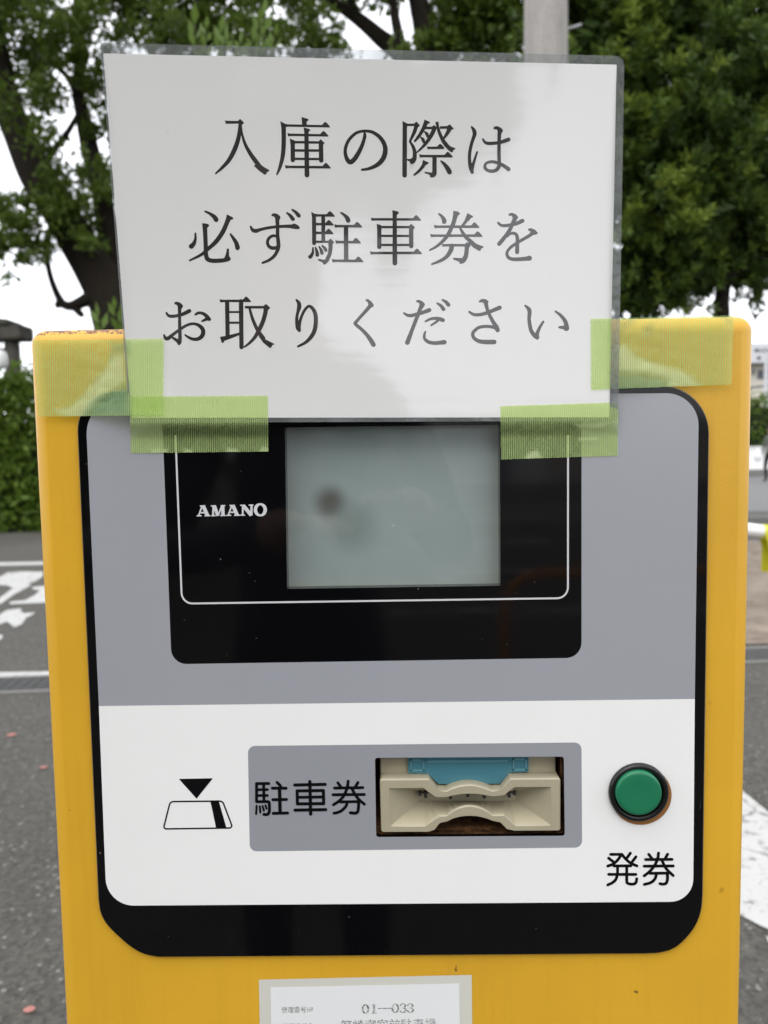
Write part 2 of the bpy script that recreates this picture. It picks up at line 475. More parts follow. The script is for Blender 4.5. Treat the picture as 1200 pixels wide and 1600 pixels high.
def leaf_mat(name, c1, c2, trans=0.35):
    m = bpy.data.materials.new(name); m.use_nodes = True; b = bsdf(m); out = m.node_tree.nodes['Material Output']
    o = coords(m)
    c = mixc(m, noise(m, 1.6, 3, 0.6, o), c1, c2)
    LK(m, c, b.inputs['Base Color']); b.inputs['Roughness'].default_value = 0.5; b.inputs['Specular IOR Level'].default_value = 0.22
    t = N(m, 'ShaderNodeBsdfTranslucent'); LK(m, mixc(m, 0.5, c, (0.10, 0.16, 0.02)), t.inputs['Color'])
    x = N(m, 'ShaderNodeMixShader'); x.inputs['Fac'].default_value = trans
    LK(m, b.outputs[0], x.inputs[1]); LK(m, t.outputs[0], x.inputs[2]); LK(m, x.outputs[0], out.inputs['Surface'])
    return m
m_leaf = leaf_mat('broad_leaf', (0.034, 0.062, 0.008), (0.092, 0.138, 0.016), 0.42)
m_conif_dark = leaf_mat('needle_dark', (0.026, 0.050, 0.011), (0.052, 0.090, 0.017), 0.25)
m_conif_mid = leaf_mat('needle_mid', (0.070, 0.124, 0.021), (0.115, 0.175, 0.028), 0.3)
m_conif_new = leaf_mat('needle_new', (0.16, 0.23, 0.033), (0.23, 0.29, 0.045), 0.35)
m_hedge = leaf_mat('hedge_leaf', (0.055, 0.115, 0.012), (0.13, 0.20, 0.026), 0.35)
m_shoot = leaf_mat('shoot_leaf', (0.09, 0.15, 0.03), (0.14, 0.21, 0.045), 0.4)
m_bark = mat('bark', (0.05, 0.042, 0.034), 0.95, spec=0.1)
def _():
    m = m_bark; o = coords(m)
    mp = N(m, 'ShaderNodeMapping'); mp.inputs['Scale'].default_value = (1, 1, 0.25); LK(m, o, mp.inputs['Vector'])
    n = noise(m, 14, 5, 0.7, mp.outputs['Vector'])
    LK(m, mixc(m, n, (0.006, 0.005, 0.004), (0.028, 0.023, 0.017)), bsdf(m).inputs['Base Color'])
    bump(m, n, 0.8, 0.05)
_()
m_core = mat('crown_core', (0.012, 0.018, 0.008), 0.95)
m_asphalt = mat('asphalt', (0.05, 0.05, 0.05), 0.9)
def _():
    m = m_asphalt; o = coords(m)
    big = noise(m, 0.8, 4, 0.6, o)
    c = mixc(m, big, (0.048, 0.0455, 0.038), (0.078, 0.073, 0.061))
    v = N(m, 'ShaderNodeTexVoronoi', Scale=85.0, feature='F1'); LK(m, o, v.inputs['Vector'])
    agg = N(m, 'ShaderNodeMix', data_type='RGBA', blend_type='OVERLAY'); agg.inputs['Factor'].default_value = 0.5
    LK(m, c, agg.inputs['A'])
    bw = N(m, 'ShaderNodeRGBToBW'); LK(m, v.outputs['Color'], bw.inputs[0]); LK(m, bw.outputs[0], agg.inputs['B'])
    st = ramp(m, noise(m, 38, 2, 0.5, o), [(0.68, 0), (0.74, 1)])
    c2 = mixc(m, math_(m, 'MULTIPLY', st, 0.5), agg.outputs['Result'], (0.32, 0.31, 0.29))
    v2 = N(m, 'ShaderNodeTexVoronoi', Scale=48.0, feature='F1'); LK(m, o, v2.inputs['Vector'])
    v2c = sep(m, v2.outputs['Color'])
    chip = math_(m, 'MULTIPLY', ramp(m, v2.outputs['Distance'], [(0.20, 1), (0.34, 0)]), ramp(m, v2c[0], [(0.80, 0), (0.86, 1)]))
    c2 = mixc(m, math_(m, 'MULTIPLY', chip, 0.5), c2, (0.34, 0.33, 0.30))
    dk = ramp(m, noise(m, 60, 3, 0.6, o), [(0.25, 1), (0.4, 0)])
    LK(m, mixc(m, math_(m, 'MULTIPLY', dk, 0.5), c2, (0.03, 0.029, 0.027)), bsdf(m).inputs['Base Color'])
    bump(m, math_(m, 'ADD', v.outputs['Distance'], noise(m, 140, 3, 0.6, o)), 0.6, 0.006)
_()
m_paint = mat('road_paint', (0.72, 0.72, 0.70), 0.7)
def _():
    m = m_paint; o = coords(m)
    # cracked and rubbed: worn through to the asphalt
    vc = N(m, 'ShaderNodeTexVoronoi', Scale=2.7, feature='DISTANCE_TO_EDGE')
    dv = N(m, 'ShaderNodeVectorMath', operation='ADD'); LK(m, o, dv.inputs[0])
    nn = N(m, 'ShaderNodeTexNoise', Scale=7.0, Detail=4.0); LK(m, o, nn.inputs['Vector'])
    sc = N(m, 'ShaderNodeVectorMath', operation='SCALE'); LK(m, nn.outputs['Color'], sc.inputs[0]); sc.inputs['Scale'].default_value = 0.16
    LK(m, sc.outputs[0], dv.inputs[1]); LK(m, dv.outputs[0], vc.inputs['Vector'])
    cr = ramp(m, vc.outputs['Distance'], [(0.005, 1), (0.014, 0)])
    wn = ramp(m, noise(m, 26, 4, 0.7, o), [(0.56, 0), (0.66, 1)])
    f = math_(m, 'MAXIMUM', cr, wn)
    c = mixc(m, noise(m, 5, 4, 0.6, o), (0.37, 0.37, 0.355), (0.50, 0.50, 0.48))
    LK(m, mixc(m, math_(m, 'MULTIPLY', f, 0.75), c, (0.09, 0.088, 0.08)), bsdf(m).inputs['Base Color'])
_()
m_soil = mat('bare_soil', (0.2, 0.16, 0.12), 0.95)
def _():
    m = m_soil; o = coords(m)
    LK(m, ramp(m, noise(m, 4, 6, 0.7, o), [(0.3, (0.15, 0.115, 0.085)), (0.5, (0.235, 0.19, 0.148)), (0.72, (0.31, 0.26, 0.21))]), bsdf(m).inputs['Base Color'])
    bump(m, noise(m, 8, 6, 0.7, o), 0.9, 0.06)
_()
m_concrete = mat('concrete', (0.3, 0.285, 0.265), 0.85)
def _():
    m = m_concrete; o = coords(m)
    mp = N(m, 'ShaderNodeMapping'); mp.inputs['Scale'].default_value = (1, 1, 0.12); LK(m, o, mp.inputs['Vector'])
    n = math_(m, 'ADD', math_(m, 'MULTIPLY', noise(m, 9, 5, 0.65, mp.outputs['Vector']), 0.6), math_(m, 'MULTIPLY', noise(m, 50, 4, 0.6, o), 0.4))
    LK(m, ramp(m, n, [(0.3, (0.19, 0.178, 0.165)), (0.7, (0.36, 0.34, 0.315))]), bsdf(m).inputs['Base Color'])
    bump(m, n, 0.4, 0.01)
_()
m_stone = mat('mossy_stone', (0.2, 0.19, 0.17), 0.95)
def _():
    m = m_stone; o = coords(m)
    n = noise(m, 3, 6, 0.65, o)
    c = ramp(m, n, [(0.3, (0.028, 0.025, 0.021)), (0.7, (0.085, 0.078, 0.066))])
    LK(m, mixc(m, ramp(m, noise(m, 1.1, 4, 0.6, o), [(0.5, 0), (0.7, 0.6)]), c, (0.07, 0.09, 0.04)), bsdf(m).inputs['Base Color'])
    bump(m, n, 0.6, 0.05)
_()
m_steel = mat('grating_steel', (0.12, 0.12, 0.118), 0.55, metal=0.6)
m_kerbgrey = mat('channel_concrete', (0.17, 0.166, 0.155), 0.85)
m_whitepipe = mat('white_painted_pipe', (0.78, 0.78, 0.76), 0.4)
m_yellowsleeve = mat('yellow_sleeve', (0.62, 0.60, 0.03), 0.5)
m_cable = mat('cable_sheath', (0.35, 0.36, 0.38), 0.6)
m_galv = mat('galvanised_pole', (0.36, 0.37, 0.38), 0.5, metal=0.2)
m_wall_white = mat('white_wall', (0.82, 0.82, 0.81), 0.8)
m_wall_cream = mat('cream_wall', (0.62, 0.58, 0.50), 0.85)
m_fascia = mat('grey_fascia', (0.55, 0.56, 0.58), 0.6)
m_dark = mat('dark_opening', (0.03, 0.03, 0.033), 0.6)
m_window = mat('window_glass', (0.05, 0.06, 0.065), 0.08)
m_roof = mat('roof_edge', (0.04, 0.04, 0.042), 0.6)
m_signink = mat('sign_lettering', (0.07, 0.075, 0.10), 0.6)
m_orange = mat('orange_barrier_paint', (0.55, 0.20, 0.02), 0.45)
m_petal = mat('pink_petal', (0.36, 0.15, 0.125), 0.7)
m_jacket = mat('grey_green_jacket', (0.105, 0.115, 0.090), 0.9)
m_trouser = mat('black_trousers', (0.012, 0.012, 0.013), 0.9)
m_navy = mat('dark_clothes', (0.020, 0.021, 0.026), 0.9)
m_skin = mat('skin', (0.26, 0.155, 0.11), 0.55)
m_hair = mat('black_hair', (0.010, 0.009, 0.008), 0.5)
m_bag = mat('white_bag', (0.75, 0.75, 0.74), 0.7)
m_phone = mat('phone_body', (0.05, 0.075, 0.08), 0.25)
m_phone_lens = mat('phone_lens', (0.005, 0.005, 0.006), 0.05)

# ------------------------------------------------------------------ setting: ground and markings
g = MB()
g.add([(-400, -400, 0), (400, -400, 0), (400, 400, 0), (-400, 400, 0)], [(0, 1, 2, 3)])
ground = g.build('ground', m_asphalt); tag(ground, kind='structure')

soil = MB()
sp_ = [gnd(1090, 1010), gnd(1200, 1008), gnd(1900, 985), gnd(1900, 842), gnd(1200, 842), gnd(1090, 846)]
so = [(p.x, p.y) for p in sp_]
nx, ny = 60, 24
vv = []; ff = []
for j in range(ny + 1):
    for i in range(nx + 1):
        u, v = i / nx, j / ny
        lo = Vector(so[0]).lerp(Vector(so[2]), u); hi = Vector(so[5]).lerp(Vector(so[3]), u)
        p = lo.lerp(hi, v)
        ed = min(v, 1 - v, u, 1 - u)
        vv.append((p.x, p.y, 0.006 + min(1, ed * 8) * (0.03 + 0.05 * random.random())))
for j in range(ny):
    for i in range(nx):
        a = j * (nx + 1) + i; ff.append((a, a + 1, a + nx + 2, a + nx + 1))
soil.add(vv, ff)
tag(soil.build('soil_bed', m_soil, smooth=True), kind='structure')

mk = Ink(lambda px, py, o: gnd(px, py, 0.004 + o))
def gline(a, b, w0, w1=None):
    """painted line between two ground points of the picture, width in metres"""
    A, B = gnd(*a, 0.004), gnd(*b, 0.004); d = (B - A).normalized(); n = Vector((-d.y, d.x, 0))
    base = len(mk.v); w = w0 / 2
    mk.v += [A - n*w, B - n*w, B + n*w, A + n*w]; mk.f.append((base, base+1, base+2, base+3))
gline((-500, 891), (420, 873), 0.30)
gline((-500, 1066), (420, 1046), 0.13)
mk.at(0, 800, 5.33)
mk.P([(-40,560),(60,505),(180,495),(362,497),(352,540),(290,580),(225,598),(265,606),(110,692),(-10,775),(-30,735),(108,632),(60,612),(-40,607)])
mk.P([(270,625),(420,608),(440,752),(85,767),(80,747),(210,735),(290,690),(332,652),(270,642)])
mk.P([(-30,870),(60,815),(180,803),(172,826),(200,842),(292,835),(278,852),(218,880),(182,932),(120,960),(60,912),(-30,945)])
mk.P([(-60,1035),(0,1020),(25,1030),(20,1050),(-10,1068)])
mk.P([(-420,520),(-150,520),(-150,545),(-420,545)]); mk.P([(-320,500),(-290,500),(-360,800),(-400,800)])
mk.P([(-430,840),(-120,840),(-120,870),(-430,870)])
mk.at(0, 0, 1)
mk.P([(1090, 1178), (1162, 1237), (1216, 1281), (1290, 1345), (1290, 1490), (1225, 1462), (1188, 1446), (1158, 1430), (1060, 1385)])
mk.P([(1196,1462),(1230,1470),(1230,1490),(1203,1476)])
marks = mk.build('road_markings', m_paint, None); tag(marks, kind='structure')
# lines of the car park behind the photographer, seen mirrored in the black glass
mk2 = MB()
for (y, x0, x1, w) in ((-5.6, -0.4, 6.5, 0.12), (-7.6, 0.6, 9.0, 0.12), (-10.3, 0.2, 2.2, 0.2), (-14.0, 0.4, 9.0, 0.35), (-16.4, 0.6, 12.0, 0.4)):
    mk2.add([(x0, y - w, 0.004), (x1, y - w + 0.1, 0.004), (x1, y + 0.1, 0.004), (x0, y, 0.004)], [(0, 1, 2, 3)])
tag(mk2.build('parking_markings', m_paint), kind='structure')

# drain channel with grating, crossing behind the machine
A, B = gnd(-260, 1083), gnd(1500, 1012)
dd = (B - A).normalized(); nn_ = Vector((-dd.y, dd.x, 0))
dr = empty('drain_channel', ((A + B) / 2), 'steel grating drain between two concrete strips across the asphalt', 'drain')
ed = MB(); W_ = 0.13
for s0, s1 in ((-W_ - 0.035, -W_), (W_, W_ + 0.035)):
    P = [A + nn_*s0, B + nn_*s0, B + nn_*s1, A + nn_*s1]
    ed.add([p + Vector((0,0,-0.02)) for p in P] + [p + Vector((0,0,0.012)) for p in P], [(4,5,6,7),(0,1,5,4),(1,2,6,5),(2,3,7,6),(3,0,4,7)])
ed.build('channel_edge', m_kerbgrey, dr)
gr = MB()
P = [A - nn_*W_, B - nn_*W_, B + nn_*W_, A + nn_*W_]
gr.add([p + Vector((0,0,0.0025)) for p in P], [(0,1,2,3)], 1)
for k in range(6):
    s = -W_ + 0.02 + k * (2*W_ - 0.04) / 5
    P = [A + nn_*(s-0.009), B + nn_*(s-0.009), B + nn_*(s+0.009), A + nn_*(s+0.009)]
    gr.add([p + Vector((0,0,0.003)) for p in P] + [p + Vector((0,0,0.016)) for p in P], [(4,5,6,7),(0,1,5,4),(1,2,6,5),(2,3,7,6),(3,0,4,7)])
nb = int((B - A).length / 0.06)
for k in range(nb):
    c = A + dd * (0.06 * k)
    P = [c - nn_*W_, c + dd*0.012 - nn_*W_, c + dd*0.012 + nn_*W_, c + nn_*W_]
    gr.add([p + Vector((0,0,0.0135)) for p in P], [(0,1,2,3)])
gr.build('grating', [m_steel, m_dark], dr)

# ------------------------------------------------------------------ the ticket machine
XL, XR = face(79, 1100, 0.008).x, face(1163, 1100, 0.008).x
tm = empty('ticket_machine', ((XL + XR) / 2, 0.17, 0.0), 'yellow parking ticket dispenser with black screen, beige ticket slot and green button', 'ticket machine')
cab = MB(); cab.box((XL, 0, 0.06), (XR, 0.34, TOPZ))
o = cab.build('cabinet', m_yellow, None)
bv = bevel_mod(o, 0.010, 6)
def boxcut(pts, y0, y1):
    b = MB(); n = len(pts)
    f0 = [face(*p, 0.0) for p in pts]
    b.add([(p.x, y0, p.z) for p in f0] + [(p.x, y1, p.z) for p in f0],
          [tuple(range(n)), tuple(range(2*n-1, n-1, -1))] + [((i+1) % n, i, n+i, n+(i+1) % n) for i in range(n)])
    ob = b.build('cutter', m_rust)
    bm = bmesh.new(); bm.from_mesh(ob.data); bmesh.ops.recalc_face_normals(bm, faces=bm.faces); bm.to_mesh(ob.data); bm.free()
    return ob
SLOT = rounded([(586, 1181.5), (879.5, 1179.5), (881, 1302.5), (588, 1304.5)], 4, 4)
LCD = [(446, 668), (780, 664), (781, 914), (449.5, 919)]
cuts = [boxcut([(583, 1178.5), (883, 1176.5), (884.5, 1305.5), (585, 1307.5)], -0.05, 0.06), boxcut([(440, 662), (786, 658), (787, 920), (443.5, 925)], -0.05, 0.05)]
for c in cuts:
    bo = o.modifiers.new('cut', 'BOOLEAN'); bo.operation = 'DIFFERENCE'; bo.object = c; bo.solver = 'EXACT'
dg = bpy.context.evaluated_depsgraph_get()
me2 = bpy.data.meshes.new_from_object(o.evaluated_get(dg))
o.modifiers.clear(); o.data = me2; o.data.name = 'cabinet'
for c in cuts: bpy.data.objects.remove(c, do_unlink=True)
if len(o.data.materials) == 0: o.data.materials.append(m_yellow)
o.data.polygons.foreach_set('material_index', [0] * len(o.data.polygons))
o.data.polygons.foreach_set('use_smooth', [False] * len(o.data.polygons))
for p in o.data.polygons:
    n = p.normal
    if max(abs(n.x), abs(n.y), abs(n.z)) < 0.9995: p.use_smooth = True
o.parent = tm; o.location = -tm.location
bs = MB(); bs.box((XL + 0.015, 0.02, 0.0), (XR - 0.015, 0.32, 0.06))
bs.build('plinth', m_concrete, tm)

# front panel: black plate with printed fields, pierced for the screen and the slot
YP = -0.0026
def smooth2(pts, k=4): return [(p[0], p[1]) for p in catmull([(x, y, 1) for x, y in pts], k)]
OUT = (rounded([(119.5, 611), (1107.5, 602), (1097, 1395), (154.6, 1402)], [62, 74, 0, 0], 12)[:26]
       + smooth2([(1097.0,1395),(1094.8,1418),(1087,1441),(1072,1462),(1053,1478.5),(1031,1486),(1005,1487.8)])
       + smooth2([(262,1493),(245,1492.4),(223,1487),(203,1475),(182,1456.5),(167,1440.5),(158,1423),(154.6,1402)]))
cx_, cy_ = 612, 1050
def inset(pts, d):
    n = len(pts); out = []
    for i in range(n):
        a = Vector(pts[i-1]); b = Vector(pts[(i+1) % n]); t = (b - a).normalized(); nrm = Vector((-t.y, t.x))
        p = Vector(pts[i])
        if nrm.dot(Vector((cx_, cy_)) - p) < 0: nrm = -nrm
        out.append(tuple(p + nrm * d))
    return out
pb = MB(); INN = inset(OUT, 2.2)
n = len(OUT)
fl, tr = fill(INN, [SLOT, LCD])
pb.add([face(p.x, p.y, 0) + Vector((0, YP, 0)) for p in fl], tr, 0)
a_ = [face(*p) for p in OUT]; i_ = [face(*p) + Vector((0, YP, 0)) for p in INN]
ring = [(i, (i+1) % n, n + (i+1) % n, n + i) for i in range(n)]
pb.add([p + Vector((0, YP + 0.0012, 0)) for p in a_] + i_, ring, 3)
pb.add(a_ + [p + Vector((0, YP + 0.0012, 0)) for p in a_], ring, 3)
for hole in (SLOT, LCD):
    h_ = [face(*p) for p in hole]; m_ = len(hole)
    pb.add([p + Vector((0, YP, 0)) for p in h_] + [p + Vector((0, 0.006, 0)) for p in h_], [(i, (i+1) % m_, m_ + (i+1) % m_, m_ + i) for i in range(m_)], 0)
def field(outline, holes, off, mi):
    fl, tr = fill(outline, holes); pb.add([face(p.x, p.y) + Vector((0, YP - off, 0)) for p in fl], tr, mi)
DISP = rounded([(255, 640), (907, 634), (907, 1026), (270, 1036)], [6, 6, 24, 24], 8)
field(rounded([(135.5, 622), (1089.5, 614.5), (1083, 1090), (157, 1101)], [56, 50, 0, 0], 12), [DISP], 0.00012, 1)
PLATE = rounded([(388.5, 1163), (907, 1157.5), (908, 1321), (391.5, 1327)], 11, 6)
BTN = (999.2, 1239.6)
WH = rounded([(157, 1101), (1083, 1090), (1080.5, 1405), (169, 1411.5)], [0, 0, 36, 44], 12)
field(WH, [PLATE], 0.00012, 2)
field(PLATE, [SLOT], 0.00012, 4)
pn = pb.build('front_panel', [m_black, m_grey, m_white, m_chamfer, m_plate], tm)

def onpanel(px, py, off): return face(px, py) + Vector((0, YP - 0.00022 - off, 0))
# display: glass pane, screen behind it, printed frame line, brand
disp = MB()
fl, tr = fill(rounded(LCD, 1, 2)); 
p_ = [face(p.x, p.y) + Vector((0, YP + 0.0003, 0)) for p in fl]
disp.add(p_, tr, 0)
dobj = disp.build('display_window', [m_glass], tm)
sc_ = MB(); YS = 0.0105
q_ = [face(*p) + Vector((0, 0, 0)) for p in [(436, 652), (792, 650), (794, 930), (438, 936)]]
sc_.add([Vector((p.x, YS, p.z)) for p in q_], [(3, 2, 1, 0)], 0)
sc_.build('screen', m_lcd, dobj)
ln = Ink(onpanel)
ln.S([(x, y, 2.8) for x, y in ([(276.2, 680)] + rounded([(276.2, 680), (286.2, 941.8), (885.8, 933.2), (886.0, 680)], [0, 17, 17, 0], 8)[1:])], smooth=False, caps=False)
ln.build('frame_line', m_silver, dobj)
br = Ink(onpanel, 300, 770, 9.23)
def letterA(dx, dy):
    br.Lw(165+dx,180+dy,112+dx,325+dy,22).Lw(176+dx,180+dy,240+dx,325+dy,52).Lw(140+dx,282+dy,222+dx,281+dy,20)
    br.Lw(84+dx,327+dy,155+dx,326+dy,18).Lw(198+dx,326+dy,281+dx,324+dy,18).Lw(130+dx,186+dy,205+dx,185+dy,18)
letterA(0, 0); letterA(425, -7)
br.Lw(288,184,350,183,18).Lw(430,181,493,180,18).Lw(325,180,318,326,28).Lw(338,180,388,326,46).Lw(445,180,392,326,22).Lw(458,180,462,326,48).Lw(295,325,356,324,18).Lw(422,323,498,321,18)
br.Lw(708,176,772,175,18).Lw(746,176,744,318,26).Lw(752,178,868,320,52).Lw(870,172,870,322,32).Lw(832,173,898,172,18).Lw(712,317,776,316,18)
el = [(997 + 70*math.cos(t), 240 + 80*math.sin(t), 26 + 24*abs(math.cos(t))) for t in [2*math.pi*k/40 for k in range(40)]]
br.S(el, smooth=False, close=True)
br.build('brand_lettering', m_silver, dobj)

# rounded lettering on the panel
lt = Ink(onpanel, 390, 1200, 12.0)
w = 56
lt.R([(145,257),(145,592)],w).R([(147,257),(372,256)],w).R([(150,371),(348,369)],52).R([(150,480),(348,478)],52)
lt.R([(278,260),(283,590)],54).R([(152,595),(350,592)],w).R([(350,592),(376,602),(383,650),(383,770),(362,822),(330,834),(282,832)],w,True)
for a_1, b_1 in (((147,672),(138,824)),((206,682),(215,795)),((258,676),(281,760)),((312,662),(330,722))): lt.R([a_1, b_1], 40)
lt.R([(527,234),(592,300)],w).R([(440,342),(695,342)],w).R([(574,345),(584,800)],64).R([(450,556),(703,552)],w).R([(456,810),(725,804)],w)
lt.R([(857,282),(1424,270)],58).R([(902,395),(908,632)],58).R([(902,392),(1390,384)],58).R([(1392,384),(1396,630)],58).R([(908,634),(1396,628)],58)
lt.R([(905,512),(1390,504)],54).R([(1139,218),(1154,825)],60).R([(862,750),(1436,740)],58)
lt.at(485, 1200, 12.0)
lt.R([(520,242),(572,312)],54).R([(712,214),(704,290),(672,400),(620,500),(545,580),(440,652)],56,True).R([(895,236),(850,312)],54)
lt.R([(458,340),(985,332)],56).R([(432,465),(1013,460)],56).R([(785,350),(830,440),(910,550),(1015,640)],56,True)
lt.R([(560,598),(905,592)],54).R([(692,610),(670,680),(590,760),(520,794),(450,808)],56,True).R([(908,600),(906,700),(893,775),(860,806),(810,806),(756,800)],58,True)
lt.build('slot_lettering', m_ink, pn)
bt = Ink(onpanel, 935, 1310, 9.23); w = 42
bt.R([(160,198),(315,198)],w).R([(315,200),(258,280),(195,335),(118,366)],w,True).R([(130,252),(205,308)],w).R([(318,196),(380,268),(450,325),(535,362)],w,True)
bt.R([(442,180),(398,240)],w).R([(522,232),(470,300)],w).R([(207,363),(448,361)],w).R([(258,365),(256,470),(235,550),(190,600),(118,635)],w,True)
bt.R([(390,365),(390,570),(402,610),(440,622),(490,622),(522,600),(534,547)],w,True).R([(131,484),(520,484)],w)
bt.R([(705,196),(748,252)],w).R([(845,178),(835,250),(795,345),(725,435),(640,505)],w,True).R([(975,194),(945,250)],w).R([(660,271),(1038,268)],w).R([(640,366),(1056,362)],w)
bt.R([(895,278),(930,360),(980,430),(1055,500)],w,True).R([(722,468),(975,465)],w).R([(815,475),(795,545),(735,600),(642,627)],w,True).R([(974,475),(972,560),(952,610),(910,624),(866,616)],w,True)
bt.build('button_lettering', m_ink, pn)
pc = Ink(onpanel, 230, 1180, 7.06)
pc.P([(362,241),(736,234),(557,458)])
pc.S([(x, y, 17) for x, y in rounded([(268,490),(842,484),(954,779),(192,790)], [48, 48, 26, 26], 8)], smooth=False, close=True)
pc.P([(708,484),(800,482),(886,783),(772,785)])
pc.build('ticket_pictogram', m_ink, pn)

# ticket slot
sl = empty('ticket_slot', (0, 0, 0)); sl.parent = tm; sl.location = -tm.location
def slotobj(mb, name, mats, smooth=False):
    ob = mb.build(name, mats, None, smooth); ob.parent = sl; return ob
hs = MB()
sq = [face(*p) for p in SLOT]; m_ = len(sq)
hs.add([p + Vector((0, 0.0005, 0)) for p in sq] + [p + Vector((0, 0.05, 0)) for p in sq], [(i, (i+1) % m_, m_ + (i+1) % m_, m_ + i) for i in range(m_)], 0)
hs.add([p + Vector((0, 0.05, 0)) for p in sq], [tuple(range(m_))], 1)
slotobj(hs, 'slot_housing', [m_rust, m_foam])
arch_t = [(x, 1226.5 + 9.5 * ((x - 733) / 36.0) ** 2) for x in (700, 708, 717, 726, 735, 744, 753, 762)]
outer_top = [(670,1217.3),(684,1236),(696.5,1236.3)] + arch_t + [(769.5,1236),(784,1235),(797.5,1216.8)]
outer_bot = [(803,1299.3),(793,1294),(782,1286.3),(769.5,1283.8)] + [(x, 1276 + 8.0 * ((x - 734) / 36.0) ** 2) for x in (762,753,744,735,726,717,708)] + [(698.5,1285),(688,1287),(678,1295),(670,1301)]
def corner(x, y, sx, sy, r=4, order=1):
    pts = [(x + sx*(r - r*math.sin(a)), y + sy*(r - r*math.cos(a))) for a in [0, math.pi/6, math.pi/3, math.pi/2]]
    return pts if order > 0 else pts[::-1]
OUTER = corner(593.5,1217.8,1,1,4,-1) + outer_top + corner(876,1216.3,-1,1,4,1) + corner(876,1299,-1,-1,4,-1) + outer_bot + corner(595.5,1301.3,1,-1,4,1)
inner_top = [(609,1232.8),(635,1232.8),(661.5,1232.5),(671,1240),(680.5,1246.8),(696.5,1247)] + [(x, 1241.5 + 5.0 * ((x - 734) / 36.0) ** 2) for x in (706,716,726,735,744,753,762)] + [(769.5,1246),(788,1244),(796,1237),(804,1231.3),(832,1231),(859.5,1230.6)]
inner_bot = [(860.5,1260),(859,1288.6),(832,1289.2),(806,1289.5),(797,1281),(788,1273.3),(769.5,1273.6)] + [(x, 1258.8 + 14.5 * ((x - 734) / 36.0) ** 2) for x in (762,753,744,735,726,717,708)] + [(698,1274),(686,1274.6),(675,1282),(664,1290),(638,1290.3),(611.5,1290.3),(610,1262)]
INNER = inner_top + inner_bot
YF = -0.0035
bz = MB()
def dep(p, y): return face(p[0], p[1], YF) + Vector((0, y - YF, 0))
ch = 1.6
cx_, cy_ = 735, 1260
OUT_in = inset(OUTER, ch)
INN_out = []
for i in range(len(INNER)):
    a = Vector(INNER[i-1]); b = Vector(INNER[(i+1) % len(INNER)]); t = (b - a).normalized(); nr = Vector((t.y, -t.x))
    INN_out.append(tuple(Vector(INNER[i]) + nr * ch))
fl, tr = fill(OUT_in, [INN_out]); bz.add([face(p.x, p.y, YF) for p in fl], tr)
n = len(OUTER)
# shoulders and side walls
oi = [face(*p, YF) for p in OUT_in]; oo = [face(*p, YF) + Vector((0, 0.0009, 0)) for p in OUTER]; ob_ = [p + Vector((0, 0.016, 0)) for p in oo]
bz.add(oi + oo, [(i, (i+1) % n, n+(i+1) % n, n+i) for i in range(n)])
bz.add(oo + ob_, [(i, (i+1) % n, n+(i+1) % n, n+i) for i in range(n)])
n = len(INNER); nt_ = len(inner_top)
io = [face(*p, YF) for p in INN_out]; ii = [face(*p, YF) + Vector((0, 0.0009, 0)) for p in INNER]
bz.add(io + ii, [(i, (i+1) % n, n+(i+1) % n, n+i) for i in range(n)])
back = []
for i, (x, y) in enumerate(INNER):
    bx = min(max(x, 655), 806)
    by = 1236.5 if i < nt_ else 1251.5
    if i in (len(INNER) - 1, nt_): by = 1245
    back.append(face(bx, by, 0.0125))
bz.add(ii + back, [(i, (i+1) % n, n+(i+1) % n, n+i) for i in range(n)])
bo_ = slotobj(bz, 'slot_bezel', [m_beige])
bm = bmesh.new(); bm.from_mesh(bo_.data); bmesh.ops.remove_doubles(bm, verts=bm.verts, dist=2e-5); bmesh.ops.recalc_face_normals(bm, faces=bm.faces)
bm.to_mesh(bo_.data); bm.free()
mo = MB()
q = [face(x, y, 0.0128) for x, y in ((654, 1233), (807, 1233), (807, 1239.5), (654, 1239.5), (807, 1254), (654, 1254))]
mo.add(q, [(0, 1, 2, 3), (3, 2, 4, 5)], 0); mo.m[-1] = 1
slotobj(mo, 'slot_mouth', [m_dark, m_beige])
th = MB()
for x, yb_ in ((656.5, 1243.5), (665, 1247), (704, 1248.6), (731, 1245.2), (757, 1247.8), (796, 1246.5), (804, 1242.5)):
    a, b = face(x - 2.4, 1237, 0.006), face(x + 2.4, yb_, 0.006)
    th.box((a.x, 0.006, b.z), (b.x, 0.0124, a.z))
slotobj(th, 'slot_comb', [m_dark])
for (x0, x1, y0, y1) in ((593.5, 640, 1184, 1212), (822, 868.5, 1182.3, 1209)):
    bk = MB(); a, b = face(x0, y0, 0.007), face(x1, y1, 0.007); bk.box((a.x, 0.007, b.z - 0.004), (b.x, 0.02, a.z))
    bb = slotobj(bk, 'upper_block', [m_beige]); bevel_mod(bb, 0.001, 3)
cv = MB(); YB = 0.0045
pl = [(637.5,1183.6),(826,1182.3),(825.5,1206),(797,1207),(781,1224.5),(685.5,1225),(668,1208.5),(638,1208)]
fl, tr = fill(pl); cv.add([face(p.x, p.y, YB) for p in fl], tr, 0)
nn2 = len(pl); f_ = [face(*p, YB) for p in pl]
cv.add(f_ + [p + Vector((0, 0.012, 0)) for p in f_], [((i+1) % nn2, i, nn2+i, nn2+(i+1) % nn2) for i in range(nn2)], 0)
for (x0, x1, y0, y1) in ((641,663,1186.5,1205),(801,823,1185,1204)):
    for (u0, v0, u1, v1) in ((x0,y0,x1,y0+2.4),(x0,y1-2.4,x1,y1),(x0,y0,x0+2.4,y1),(x1-2.4,y0,x1,y1)):
        a, b = face(u0, v0, YB - 0.0006), face(u1, v1, YB - 0.0006); cv.box((a.x, YB - 0.0006, b.z), (b.x, YB + 0.001, a.z), 1)
